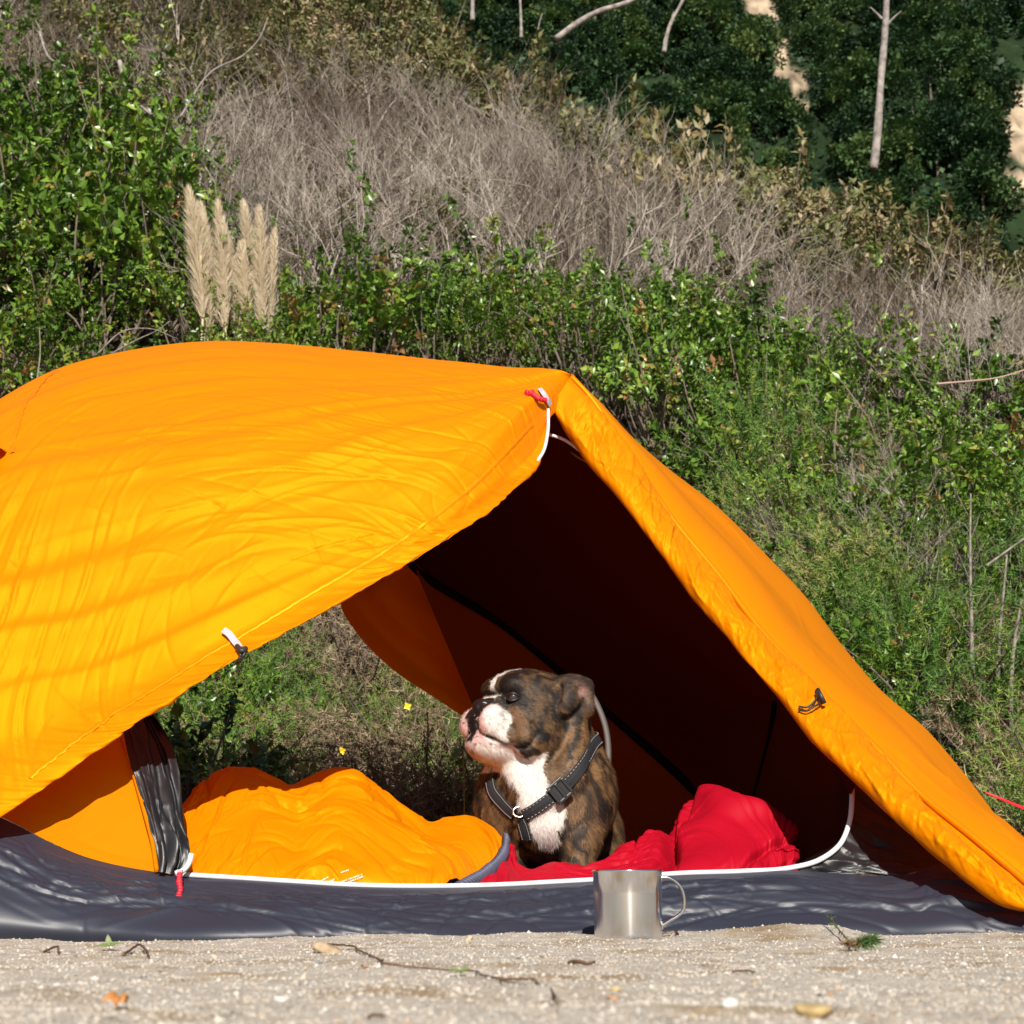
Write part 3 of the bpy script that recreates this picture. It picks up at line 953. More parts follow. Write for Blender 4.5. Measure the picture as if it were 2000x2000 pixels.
YD = 2.72
HC = P(1045, 1375, YD)                                  # middle of the skull
ya, pi_ = math.radians(33), math.radians(4)
hf = np.array([-math.cos(ya) * math.cos(pi_), -math.sin(ya) * math.cos(pi_), math.sin(pi_)])
hl = np.cross([0, 0, 1], hf)
hl /= np.linalg.norm(hl)
hu = np.cross(hf, hl)
HR = np.stack([hf, hl, hu], 1)                          # columns: forward, left, up
def Hd(f, l, u):
    return HC + HR @ np.array([f, l, u])
def Dg(px, py, dy):
    return P(px, py, YD + dy)

def head_sdf(p, d):
    E = lambda c, r, R=None: sd_ell(p, np.asarray(c, np.float32), r, None if R is None else R.astype(np.float32))
    HR_ = HR.astype(np.float32)
    cut = lambda a, b, r, kk: smax(d, -sd_cone(p, np.float32(a), np.float32(b), r, r), kk)
    hd = E(Hd(.0, 0, .0), (.085, .080, .058), HR)                                        # skull
    hd = smin(hd, E(Hd(.035, 0, .018), (.060, .062, .034), HR), .02)                     # forehead
    for s in (-1, 1):
        hd = smin(hd, E(Hd(.026, s * .050, -.050), (.060, .040, .060), HR), .020)          # cheek
        hd = smin(hd, E(Hd(.064, s * .036, .020), (.026, .024, .018), HR), .010)            # brow
        hd = smin(hd, E(Hd(.064, s * .052, -.030), (.022, .016, .026), HR), .008)           # cheekbone pad
        hd = smin(hd, E(Hd(.050, s * .062, -.078), (.030, .022, .030), HR), .010)           # jowl
    hd = smin(hd, E(Hd(.084, 0, -.044), (.042, .048, .040), HR), .014)                   # muzzle
    for s in (-1, 1):
        hd = smin(hd, E(Hd(.098, s * .031, -.050), (.034, .026, .033), HR), .008)           # upper lip cushion
        hd = smin(hd, E(Hd(.082, s * .046, -.072), (.024, .016, .020), HR), .008)           # hanging flew
    hd = smin(hd, E(Hd(.099, 0, -.056), (.027, .022, .034), HR), .008)                   # middle of the upper lip
    jaw = E(Hd(.092, 0, -.087), (.043, .041, .026), HR)                                   # chin
    jaw = smin(jaw, E(Hd(.050, 0, -.094), (.06, .050, .026), HR), .02)
    hd = smin(hd, jaw, .006)
    # nose roll and pad
    hd = smin(hd, E(Hd(.092, 0, -.008), (.012, .034, .010), HR), .006)
    hd = smin(hd, E(Hd(.114, 0, -.021), (.013, .022, .0145), HR), .005)
    # ears: folded flaps
    for s in (-1, 1):
        hd = smin(hd, E(Hd(-.034, s * .068, .034), (.036, .022, .016), HR), .010)
        for t in np.linspace(0, 1, 8):
            c = Hd(-.036 + .034 * t, s * (.076 + .018 * math.sin(t * 2.4)), .036 - .054 * t)
            hd = smin(hd, E(c, (.033 * (1 - .66 * t), .0085, .013), HR), .006)
        for t in np.linspace(0, 1, 5):
            c = Hd(-.060 + .004 * t, s * (.074 + .012 * t), .030 - .040 * t)
            hd = smin(hd, E(c, (.010, .011, .014), HR), .008)
    d = smin(d, hd, .011)
    for s in (-1, 1):
        d = smax(d, -sd_ell(p, np.float32(Hd(.083, s * .050, -.004)), (.013, .012, .0085), HR_), .007)    # eye socket
        cuts = [([(.118, .0, -.036), (.124, .012, -.058), (.116, .036, -.076), (.098, .052, -.088), (.076, .064, -.094), (.060, .070, -.092)], .0022, .004),   # mouth
                ([(.104, .026, -.014), (.090, .042, -.026), (.080, .054, -.048), (.072, .058, -.070)], .0030, .006),                       # behind the lip cushion
                ([(.072, .060, -.018), (.060, .072, -.042), (.058, .074, -.066)], .0024, .006),                                          # cheek fold
                ([(.058, .082, -.050), (.048, .086, -.068), (.058, .080, -.088), (.074, .070, -.094)], .0026, .006),
                ([(-.020, .088, -.030), (-.012, .092, -.060), (-.004, .086, -.090), (.014, .074, -.112)], .0040, .009)]
        for pts, r, kk in cuts:
            q = [Hd(a, s * b, c) for a, b, c in pts]
            for a, b in zip(q[:-1], q[1:]):
                d = cut(a, b, r, kk)
        d = smax(d, -sd_ell(p, np.float32(Hd(.127, s * .0115, -.022)), (.006, .0055, .0045), HR_), .003)    # nostril
        d = cut(Hd(.124, s * .012, -.022), Hd(.116, s * .022, -.018), .0022, .003)
        d = smax(d, -sd_ell(p, np.float32(Hd(-.036, s * .098, .016)), (.015, .009, .014), HR_), .006)       # ear hollow
    d = cut(Hd(.100, 0, .004), Hd(.084, 0, .006), .0035, .008)
    d = cut(Hd(.084, 0, .006), Hd(.070, 0, .040), .0030, .008)
    d = cut(Hd(.090, -.03, .006), Hd(.090, .03, .006), .0035, .008)                                        # crease above the nose roll
    d = cut(Hd(.127, 0, -.026), Hd(.120, 0, -.050), .0016, .003)
    return d

def dog_sdf(p):
    sh = p.shape[:-1]
    p = p.reshape(-1, 3).astype(np.float32)
    d = np.full(len(p), 1e3, np.float32)
    E = lambda c, r, R=None: sd_ell(p, np.asarray(c, np.float32), r, None if R is None else R.astype(np.float32))
    K = lambda a, b, r1, r2: sd_cone(p, np.asarray(a, np.float32), np.asarray(b, np.float32), r1, r2)
    # torso
    d = E(Dg(1072, 1560, .03), (.112, .105, .112))                                     # chest
    d = smin(d, K(Dg(1080, 1560, .06), Dg(1108, 1640, .33), .098, .112), .05)          # barrel to rump
    d = smin(d, E(Dg(1064, 1612, -.015), (.060, .066, .052)), .022)                     # breastbone
    d = smin(d, E(Dg(1132, 1552, .01), (.054, .075, .085)), .03)                       # near shoulder
    d = smin(d, E(Dg(984, 1560, .045), (.050, .070, .082)), .03)                       # far shoulder
    # neck with loose skin
    d = smin(d, K(Dg(1078, 1420, .035), Dg(1085, 1530, .035), .070, .088), .04)
    d = smin(d, K(Dg(1005, 1478, -.035), Dg(1046, 1570, -.055), .034, .036), .010)        # throat fold
    d = smin(d, K(Dg(1056, 1475, -.045), Dg(1074, 1560, -.062), .030, .028), .007)        # near throat fold
    d = smin(d, K(Dg(1112, 1400, -.025), Dg(1108, 1520, -.048), .032, .040), .008)         # neck roll under the ear
    # legs
    for (a, b, c, e, r) in [((1142, 1575, -.01), (1134, 1640, -.03), (1122, 1725, -.045), (1112, 1772, -.065), 1.0),
                            ((982, 1580, .03), (992, 1650, .01), (1000, 1725, .0), (992, 1778, -.02), .95)]:
        d = smin(d, K(Dg(*a), Dg(*b), .048 * r, .034 * r), .022)
        d = smin(d, K(Dg(*b), Dg(*c), .034 * r, .026 * r), .014)
        d = smin(d, E(Dg(*e), (.036 * r, .048 * r, .022 * r)), .012)
        for q in (-1, 0, 1):
            d = smin(d, K(Dg(*c) + [q * .016, -.015, -.030], Dg(*e) + [q * .020, -.042, -.006], .013, .012), .006)
    # haunches
    for (a, b, c, r) in [((1148, 1655, .26), (1174, 1652, .15), (1180, 1735, .17), 1.0), ((1060, 1670, .33), (1010, 1690, .22), (1005, 1740, .24), 1.0)]:
        d = smin(d, K(Dg(*a), Dg(*b), .075, .042), .03)
        d = smin(d, K(Dg(*b), Dg(*c), .036, .026), .02)
        d = smin(d, E(Dg(*c) + [-.01, -.04, -.03], (.030, .060, .022)), .02)
    # ---- head (only points close to it)
    sel = np.nonzero(((p - HC) ** 2).sum(1) < .20 ** 2)[0]
    if len(sel):
        d[sel] = head_sdf(p[sel], d[sel])
    return d.reshape(sh)

h_ = .0024
lo = np.array([-.135, 2.53, .005])
hi = np.array([.215, 3.17, .495])
ax_ = [np.arange(lo[i], hi[i], h_) for i in range(3)]
F = np.empty([len(a) for a in ax_], np.float32)
YY, ZZ = np.meshgrid(ax_[1], ax_[2], indexing='ij')
# coarse pass first, fine only near the surface
cs = 6
cax = [a[::cs] for a in ax_]
CG = np.stack(np.meshgrid(*cax, indexing='ij'), -1)
FC = dog_sdf(CG)
F[:] = np.repeat(np.repeat(np.repeat(FC, cs, 0), cs, 1), cs, 2)[:F.shape[0], :F.shape[1], :F.shape[2]]
near = np.abs(F) < h_ * cs * 1.7
pos = np.argwhere(near)
pts = np.stack([ax_[i][pos[:, i]] for i in range(3)], 1)
F[near] = np.concatenate([dog_sdf(c) for c in np.array_split(pts, 12)])
V, Q = surface_nets(F, lo, h_)
def laplace(V, Q, it, lam=.5):
    for _ in range(it):
        s_ = np.zeros_like(V)
        c_ = np.zeros(len(V))
        for a, b in ((0, 1), (1, 2), (2, 3), (3, 0)):
            for i_, j_ in ((Q[:, a], Q[:, b]), (Q[:, b], Q[:, a])):
                for q in range(3):
                    s_[:, q] += np.bincount(i_, V[j_, q], len(V))
                c_ += np.bincount(i_, minlength=len(V))
        V = V + lam * (s_ / np.maximum(c_, 1)[:, None] - V)
    return V
V = laplace(V, Q, 2)
# normals
fn = np.cross(V[Q[:, 2]] - V[Q[:, 0]], V[Q[:, 3]] - V[Q[:, 1]])
NV = np.zeros_like(V)
for c in range(4):
    for q in range(3):
        NV[:, q] += np.bincount(Q[:, c], fn[:, q], len(V))
NV /= np.linalg.norm(NV, axis=1, keepdims=True) + 1e-12
if ((V - V.mean(0)) * NV).sum() < 0:
    NV = -NV
    Q = Q[:, ::-1]
# ---- coat colours, in the head's own frame and on the chest
loc = (V - HC) @ HR
f_, l_, u_ = loc.T
px, py = proj(V).T
nq = V * 1.0
brin = fbm(np.stack([V[:, 0] * 75 + 2 * fbm(V * 20, 2, 3), V[:, 1] * 75, V[:, 2] * 30], 1), 3, 7)
fine = vnoise(V * 210, 9)
mixb = np.clip(.36 + .75 * brin + .30 * fine - .10 * (u_ > -.06) * (f_ > -.06), 0, 1)[:, None]
coat = (1 - mixb) * np.array([.012, .008, .006]) + mixb * np.array([.150, .080, .034])
gold = np.clip(fbm(V * 9, 2, 33) * .8, 0, 1)[:, None]
coat = coat * (1 - .45 * gold) + .45 * gold * np.array([.19, .11, .052]) * (.4 + .6 * mixb)
ishead = (f_ > -.10) & (f_ < .2) & (np.abs(l_) < .115) & (u_ > -.128) & (u_ < .08) & (V[:, 1] < YD + .10)
jag = .004 * vnoise(V * 120, 5) + .003 * vnoise(V * 50, 6)
def blend(mask, col):
    global coat
    mask = np.clip(mask, 0, 1)[:, None]
    coat = coat * (1 - mask) + np.asarray(col) * mask
def soft(x, w=.003):
    return smooth(-w, w, x)
WH, PINK, BLK = (.60, .56, .52), (.56, .33, .30), (.010, .009, .009)
# blaze
blend(ishead * soft(.0085 + .10 * np.clip(.075 - f_, 0, .2) * 0 + jag - np.abs(l_ - .002)) * soft(f_ - .028 + jag) * soft(u_ + .004) , WH)
blend(ishead * soft(.007 - np.abs(u_ + .004) + jag) * soft(f_ - .086) * soft(.024 - np.abs(l_)), WH)
# white lip cushions, speckled
lip = ishead * soft(f_ - .089 - .10 * np.clip(-u_ - .05, 0, .1) + jag * 1.5) * soft(-.018 - u_ + jag) * soft(u_ + .092)
blend(lip, WH)
blend(lip * soft(.036 - np.abs(l_) + jag * 2, .006) * .9, PINK)
blend(lip * soft(vnoise(V * 130, 15) - .62, .12) * .45, (.05, .04, .04))
blend(lip * soft(.0165 + jag * 2.2 - np.abs(l_) - .25 * np.clip(-u_ - .06, 0, .1), .003), BLK)                               # dark strip under the nose
# chin: pink and white with grey freckles
chin = ishead * soft(f_ - .060 + jag) * soft(-.086 - u_ + .0 * f_ + jag, .003) * soft(.064 - np.abs(l_))
blend(chin, (.47, .35, .32))
blend(chin * soft(-.115 - u_ + jag, .01), WH)
blend(chin * soft(vnoise(V * 160, 25) - .35, .15) * .75, (.09, .07, .07))
# dark mask round the eyes
rr = np.sqrt((f_ - .080) ** 2 + (np.abs(l_) - .050) ** 2 + ((u_ + .006)) ** 2)
blend(ishead * soft(.029 + jag - rr, .008) * .92, (.018, .013, .011))
# lips line
mth = np.stack([Hd(.112, s * a, c) if False else Hd(b, s * a, c) for s in (-1, 1) for b, a, c in ((.122, .006, -.050), (.122, .018, -.064), (.116, .036, -.076), (.098, .052, -.088), (.070, .066, -.094))])
dm = np.full(len(V), 9.0)
for s0 in (0, 5):
    for i_ in range(4):
        a, b = mth[s0 + i_], mth[s0 + i_ + 1]
        t = np.clip(((V - a) @ (b - a)) / ((b - a) @ (b - a)), 0, 1)
        dm = np.minimum(dm, np.linalg.norm(V - a - t[:, None] * (b - a), axis=1))
blend(soft(.0042 - dm, .0018), (.015, .010, .010))
# nose leather
nose = ishead * soft(f_ - .1005) * soft(u_ + .042) * soft(.026 - np.abs(l_)) * soft(-.004 - u_)
blend(nose, BLK)
nose_m = nose > .5
# tan stripe below the eye, ear inside
stripe = ishead * (l_ > 0) * soft(.006 - np.abs((f_ - .078) - .25 * (u_ + .04)) + jag) * soft(.026 - np.abs(u_ + .048))
blend(stripe * .8, (.22, .11, .045))
ear_in = np.exp(-(((f_ + .036) / .014) ** 2 + ((np.abs(l_) - .090) / .014) ** 2 + ((u_ - .018) / .014) ** 2)) * ishead
blend(ear_in * .8, (.30, .17, .15))
eard = ishead * soft(np.abs(l_) - .078) * soft(u_ + .022) * (f_ < .01)
blend(eard * .55 * (1 - ear_in), (.022, .016, .013))
# white throat, chest and breast (outline on the front of the body)
def inpoly(px, py, poly):
    poly = np.asarray(poly, float)
    inside = np.zeros(len(px), bool)
    j = len(poly) - 1
    dist = np.full(len(px), 1e9)
    for i in range(len(poly)):
        xi, yi = poly[i]
        xj, yj = poly[j]
        c = ((yi > py) != (yj > py)) & (px < (xj - xi) * (py - yi) / (yj - yi + 1e-9) + xi)
        inside ^= c
        tx, ty = xj - xi, yj - yi
        t = np.clip(((px - xi) * tx + (py - yi) * ty) / (tx * tx + ty * ty + 1e-9), 0, 1)
        dist = np.minimum(dist, np.hypot(px - xi - t * tx, py - yi - t * ty))
        j = i
    return np.where(inside, dist, -dist)
poly = [(925, 1455), (985, 1462), (1000, 1472), (1030, 1482), (1066, 1468), (1058, 1500), (1068, 1525), (1080, 1545), (1098, 1560), (1106, 1590), (1100, 1615), (1090, 1625), (1092, 1642), (1078, 1662), (1055, 1655), (1040, 1628), (1034, 1600), (1010, 1575), (1012, 1545), (985, 1515), (955, 1490), (930, 1470)]
sdp = inpoly(px, py, poly) + 4 * vnoise(V * 90, 41) + 2.5 * vnoise(V * 220, 42)
front = (V[:, 1] < YD + .03) & (u_ < -.070)
blend(front * smooth(-2.5, 2.5, sdp), WH)
blend(front * smooth(-2, 10, sdp) * smooth(1600, 1650, py) * .5, (.50, .36, .34))
facew = (ishead * smooth(-.02, .05, f_) * smooth(-.10, -.06, u_))[:, None]
coat = np.where(coat.mean(1, keepdims=True) < .25, coat * (1 - .42 * facew), coat)
coat = np.clip(coat, .004, 1)
coat *= (1 + .10 * vnoise(V * 300, 51))[:, None]
SKIN = mat('dog_coat', (1, 1, 1), rough=.62, spec=.30, attr=True, sheen=.0)
dog = empty('dog', tuple(Dg(1075, 1780, .1)), label='brindle and white bulldog sitting in the tent doorway, gazing sideways', category='dog')
body = mesh_obj('body', V, Q, SKIN, dog, cols=coat)
# short coat: fine hairs lying along the body
keep = (~nose_m) & (dm > .006) & (rr > .016) & (V[:, 1] < 2.98)
cand = np.nonzero(keep)[0]
nh = 150000
vi = RNG.choice(cand, nh)
pos = V[vi] + RNG.normal(0, h_ * .4, (nh, 3))
nrm = NV[vi]
flow = np.where(ishead[vi][:, None], -hf[None] * 1.0 + np.array([.1, .1, -.55]), np.array([.12, .25, -1.0])[None])
flow = flow + RNG.normal(0, .35, (nh, 3))
flow = flow - (flow * nrm).sum(1, keepdims=True) * nrm
flow /= np.linalg.norm(flow, axis=1, keepdims=True) + 1e-9
dirn = flow + nrm * RNG.uniform(.12, .42, (nh, 1))
ln = RNG.uniform(.0055, .011, (nh, 1)) * np.where(ishead[vi][:, None], .75, 1.1)
sd = np.cross(flow, nrm)
w = .00040
root = pos - nrm * .001
HV = np.stack([root - sd * w, root + sd * w, root + dirn * ln], 1).reshape(-1, 3)
hc = coat[vi] * np.where(coat[vi].mean(1, keepdims=True) > .3, RNG.uniform(.65, 1.15, (nh, 1)), RNG.uniform(.45, 2.1, (nh, 1)))
mesh_obj('fur', HV, np.arange(nh * 3).reshape(-1, 3), SKIN, dog, cols=np.repeat(np.clip(hc, 0, .70), 3, 0), smooth_shade=True)['kind'] = 'stuff'
# moist nose leather
nq_ = Q[nose_m[Q].all(1)]
if len(nq_):
    ids_, inv_ = np.unique(nq_, return_inverse=True)
    mesh_obj('nose', V[ids_] + NV[ids_] * .0005, inv_.reshape(-1, 4), mat('dog_nose', (.010, .009, .010), rough=.28, spec=.6, bump=(900, .5, .0006)), dog)
# eyes
EYE = mat('dog_eye', (.014, .006, .003), rough=.06, spec=.8, coat=1.0)
LID = mat('dog_eyelid', (.012, .009, .008), rough=.45)
def sphere_geo(c, r, R=None, nu=20, nv=12):
    th = np.linspace(0, 2 * np.pi, nu, endpoint=False)
    ph = np.linspace(.001, np.pi - .001, nv)
    s = np.stack([np.sin(ph)[:, None] * np.cos(th), np.sin(ph)[:, None] * np.sin(th), np.cos(ph)[:, None] * np.ones(nu)], -1).reshape(-1, 3) * np.asarray(r)
    if R is not None:
        s = s @ R.T
    return s + c, [grid_faces(nv, nu, close_u=True)]
for s in (1, -1):
    vv_, ff_ = sphere_geo(Hd(.0768, s * .0462, -.004), .0118)
    e = mesh_obj('eye', vv_, ff_, EYE, dog)
    for up_, sg in ((1, 1), (-1, -1)):
        arc = np.array([Hd(.0755 + .0122 * math.cos(a) * .96, s * (.0455 + .0122 * math.sin(a) * .96), -.004 + sg * (.0058 if sg > 0 else .0070) * math.sin((a + .55) / 2.6 * math.pi)) for a in np.linspace(-.55, 2.05, 14)])
        tube('eyelid', arc, .0021, LID, e, sides=6)
# ------------------------------------------------------------------ harness
STRAP = mat('harness_webbing', (.016, .016, .018), rough=.75, spec=.3, bump=(1400, .4, .001))
STITCH = mat('harness_stitching', (.45, .45, .47), rough=.7)
STEEL = mat('ring_steel', (.55, .47, .42), rough=.25, metal=1.0)
PLAST = mat('buckle_plastic', (.012, .012, .013), rough=.35)
bvh = BVHTree.FromPolygons([tuple(q) for q in V], [tuple(int(i) for i in q) for q in Q])
def on_dog(px, py, lift=.004):
    dx, dy = (px - 1000.0) / FPX, (1000.0 - py) / FPX
    dv = Vector((dx, CT - dy * ST, ST + dy * CT)).normalized()
    hit = bvh.ray_cast(Vector((0, 0, CAMZ)), dv)
    return np.array(hit[0] - dv * lift) if hit[0] is not None else None
def web(name, pix, w, parent, n_=60, back=None):
    pts = [on_dog(*q) for q in spline(np.array([(a, b, 0) for a, b in pix], float), 26)[:, :2]]
    pts = np.array([q for q in pts if q is not None])
    if back is not None:
        pts = np.concatenate([pts, back])
    c = spline(pts, n_)
    for _ in range(6):
        c[1:-1] = c[1:-1] * .5 + (c[:-2] + c[2:]) * .25
    nn_ = []
    for i_, q in enumerate(c):
        hloc, hn, _, _ = bvh.find_nearest(Vector(q))
        nn_.append(np.array(hn) * (1 if (np.array(hn) @ (np.array(q) - V.mean(0))) > 0 else -1))
        dd = np.array(q) - np.array(hloc)
        c[i_] = np.array(hloc) + nn_[-1] * max(.0045, min(.009, abs(float(dd @ nn_[-1]))))
    nn_ = np.array(nn_)
    for _ in range(8):
        nn_[1:-1] = nn_[1:-1] * .5 + (nn_[:-2] + nn_[2:]) * .25
        c[1:-1] = c[1:-1] * .5 + (c[:-2] + c[2:]) * .25
    nn_ /= np.linalg.norm(nn_, axis=1, keepdims=True)
    t_ = np.gradient(c, axis=0)
    t_ /= np.linalg.norm(t_, axis=1, keepdims=True)
    s_ = np.cross(t_, nn_)
    s_ /= np.linalg.norm(s_, axis=1, keepdims=True)
    ring = np.stack([c + s_ * w + nn_ * .001, c + nn_ * .0022, c - s_ * w + nn_ * .001, c - s_ * w - nn_ * .0015, c + s_ * w - nn_ * .0015], 1)
    o_ = mesh_obj(name, ring.reshape(-1, 3), grid_faces(n_, 5, close_u=True), STRAP, parent, smooth_shade=False)
    # dashed stitching along both edges
    parts = []
    cc = spline(c, n_ * 3)
    ss = spline(s_, n_ * 3)
    mm = spline(nn_, n_ * 3)
    for sg in (-.8, .8):
        for i_ in range(2, n_ * 3 - 3, 4):
            a = cc[i_] + ss[i_] * w * sg + mm[i_] * .0018
            b = cc[i_ + 2] + ss[i_ + 2] * w * sg + mm[i_ + 2] * .0018
            parts.append(tube_geo(np.stack([a, b]), .0005, 4))
    vv_, ff_ = merge(parts)
    mesh_obj('stitching', vv_, ff_, STITCH, o_)
    return c, nn_, s_
harness = empty('dog_harness', tuple(Dg(1030, 1585, -.08)), label='black webbing harness strapped across the chest of the bulldog', category='harness')
top_back = np.array([Dg(1166, 1450, .12), Dg(1120, 1435, .20)])
cA, nA, sA = web('strap', [(1152, 1462), (1140, 1490), (1118, 1520), (1090, 1548), (1062, 1568), (1035, 1588), (1024, 1592)][::-1], .0102, harness, 70, np.array([Dg(1170, 1440, .05), Dg(1172, 1425, .10), Dg(1150, 1410, .16)]))
cB, nB, sB = web('strap', [(958, 1525), (962, 1545), (978, 1566), (996, 1584), (1004, 1590)][::-1], .0102, harness, 50)
# ring
rc = on_dog(1014, 1586, .006)
th = np.linspace(0, 2 * np.pi, 30)
hloc, hn, _, _ = bvh.find_nearest(Vector(rc))
zr = np.array([0, -.93, .36])
xr = np.array([1., 0, 0])
yr = np.cross(zr, xr)
ringp = np.array([rc + xr * 0.0105 * math.cos(a) + yr * .0095 * math.sin(a) for a in th])
tube('chest_ring', ringp, .0020, STEEL, harness, sides=8)
# buckle on the near strap
i_ = int(np.argmin(np.abs(proj(cA)[:, 0] - 1092)))
tA = np.gradient(cA, axis=0)[i_]
tA /= np.linalg.norm(tA)
bc = cA[i_] + nA[i_] * .0045
parts = [box_geo(bc + sA[i_] * .0155 * q, tA * .017, sA[i_] * .0028, nA[i_] * .0042) for q in (-1, 1)]
parts += [box_geo(bc, tA * .0165, sA[i_] * .0140, nA[i_] * .0022)]
parts += [box_geo(bc + tA * .0145 * q, tA * .0032, sA[i_] * .0150, nA[i_] * .0046) for q in (-1, 0, 1)]
vv_, ff_ = merge(parts)
ob = mesh_obj('buckle', vv_, ff_, PLAST, harness, smooth_shade=False)
bv = ob.modifiers.new('bevel', 'BEVEL')
bv.width = .0012
bv.segments = 2
# lower strap vanishing between the legs
web('strap', [(1018, 1600), (1024, 1618), (1030, 1640)], .010, harness, 20)
# ------------------------------------------------------------------ sleeping bag
BAGO = mat('bag_orange_nylon', (.64, .185, .0008), rough=.55, spec=.5, ior=1.8, tint=(1, .62, .02), trans=.08, trans_col=(.85, .10, .002))
BAGR = mat('bag_red_nylon', (.34, .0012, .012), rough=.55, spec=.22)
BAGG = mat('bag_grey_baffle', (.085, .09, .14), rough=.6)
PRINT = mat('bag_print', (.80, .74, .62), rough=.6)
bag = empty('sleeping_bag', tuple(P(700, 1790, 2.65)), label='puffy orange sleeping bag with grey ribbed edge and red lining', category='sleeping bag')

top = [(330, 1610, 2.60), (362, 1566, 2.66), (400, 1534, 2.74), (440, 1510, 2.80), (490, 1505, 2.84), (535, 1518, 2.85), (568, 1535, 2.84), (600, 1520, 2.85), (640, 1500, 2.86), (672, 1494, 2.86), (702, 1498, 2.85),
       (735, 1522, 2.83), (764, 1545, 2.81), (780, 1560, 2.80), (815, 1582, 2.78), (843, 1600, 2.76), (868, 1592, 2.75), (930, 1587, 2.72), (962, 1606, 2.68), (984, 1632, 2.63)]
back = [(x, y + 60, Y + .12) for x, y, Y in top]
m1 = [(330, 1640, 2.54), (400, 1585, 2.62), (490, 1545, 2.70), (568, 1560, 2.72), (672, 1535, 2.74), (760, 1578, 2.71), (843, 1618, 2.66), (930, 1620, 2.62), (970, 1645, 2.58), (978, 1658, 2.57)]
m2 = [(330, 1680, 2.48), (400, 1640, 2.53), (490, 1605, 2.59), (568, 1605, 2.61), (672, 1595, 2.61), (760, 1620, 2.59), (843, 1645, 2.56), (910, 1660, 2.54), (945, 1680, 2.52), (952, 1688, 2.51)]
m3 = [(330, 1715, 2.45), (400, 1690, 2.47), (490, 1665, 2.50), (568, 1660, 2.52), (672, 1655, 2.52), (760, 1668, 2.51), (830, 1688, 2.49), (875, 1700, 2.47), (900, 1710, 2.465), (912, 1714, 2.46)]
m4 = [(330, 1750, 2.44), (400, 1738, 2.44), (490, 1728, 2.44), (568, 1722, 2.44), (672, 1718, 2.44), (760, 1726, 2.44), (810, 1732, 2.435), (835, 1736, 2.43), (850, 1740, 2.43), (858, 1742, 2.43)]
m5 = [(330, 1785, 2.45), (500, 1785, 2.44), (672, 1785, 2.43), (850, 1785, 2.43)]
G = loft([PP(c) for c in (back, top, m1, m2, m3, m4, m5)], 330, 190)
u, v = guv(G)
nn = gnormals(G)
if nn[95, 160, 1] > 0:
    nn = -nn
U = np.concatenate([np.zeros((G.shape[0], 1)), np.cumsum(np.linalg.norm(np.diff(G, axis=1), axis=2), axis=1)], 1)
Vv = np.concatenate([np.zeros((1, G.shape[1])), np.cumsum(np.linalg.norm(np.diff(G, axis=0), axis=2), axis=0)], 0)
wob = Vv - .35 * U
d = .012 * n2(U, wob, 5, 6, 3, 2)
d = d + creases(U, Vv, 110, 61, .0070, .0090, .12, ang=-.35, spread=.55, box=(0, .75, .12, .7)) + creases(U, Vv, 280, 62, .0026, .0040, .05, ang=-.2, spread=.8, box=(0, .75, .1, .7))
edgeR = smooth(.80, 1.0, u)
d = d + creases(U, Vv, 160, 63, .0032, .0040, .035, ang=.9, spread=.5, box=(.45, .75, .1, .7)) * (.3 + edgeR)
top_w = smooth(.0, .12, v)
BG = G + nn * (d * top_w)[..., None]
sheet('orange_shell', BG, BAGO, bag)
# faded care print near the doorway: rows of tiny illegible dashes
parts = []
pj = proj(BG.reshape(-1, 3))
bq = BG.reshape(-1, 3)
bn = nn.reshape(-1, 3)
r_ = np.random.default_rng(3)
def on_bag(px, py):
    dd = (pj[:, 0] - px) ** 2 + (pj[:, 1] - py) ** 2 + 1e6 * (pj[:, 1] < 1640)
    i = int(np.argmin(dd))
    return P(px, py, bq[i, 1] - .004)
for (x0, y0, x1, y1) in [(666, 1704, 681, 1699), (667, 1722, 707, 1708), (672, 1726, 711, 1711), (624, 1722, 641, 1713), (638, 1724, 653, 1717), (640, 1728, 652, 1720)]:
    ln = math.hypot(x1 - x0, y1 - y0)
    t = 0
    while t < ln - 1:
        w = r_.uniform(1.2, 4.0)
        a = on_bag(x0 + (x1 - x0) * t / ln, y0 + (y1 - y0) * t / ln)
        b = on_bag(x0 + (x1 - x0) * min(1, (t + w) / ln), y0 + (y1 - y0) * min(1, (t + w) / ln))
        hgt = np.array([0, 0, .0011])
        parts.append((np.array([a - hgt, b - hgt, b + hgt, a + hgt]), np.array([[0, 1, 2, 3]])))
        t += w + r_.uniform(.8, 2.2)
pv, pf = merge(parts)
mesh_obj('care_print', pv, pf, PRINT, bag)
# grey ribbed edge strip
ein = [(984, 1632, 2.625), (978, 1658, 2.565), (952, 1688, 2.505), (912, 1714, 2.455), (858, 1740, 2.428), (820, 1752, 2.43)]
eout = [(992, 1640, 2.60), (990, 1668, 2.55), (968, 1700, 2.495), (935, 1726, 2.445), (885, 1750, 2.42), (850, 1760, 2.42)]
ei, eo = spline(PP(ein), 240), spline(PP(eout), 240)
G = loft([ei + [0, .02, -.004], ei, (ei + eo) / 2 + [0, -.012, .004], eo, eo + [0, .03, -.01]], 240, 30)
u, v = guv(G)
d = .0026 * np.sin(u * 2 * np.pi * 44 + 1.5 * n2(u, v, 8, 2, 3)) * np.sin(np.pi * np.clip(v, 0, 1)) + .002 * n2(u, v, 12, 2, 5)
sheet('grey_baffle', G + gnormals(G) * d[..., None], BAGG, bag)
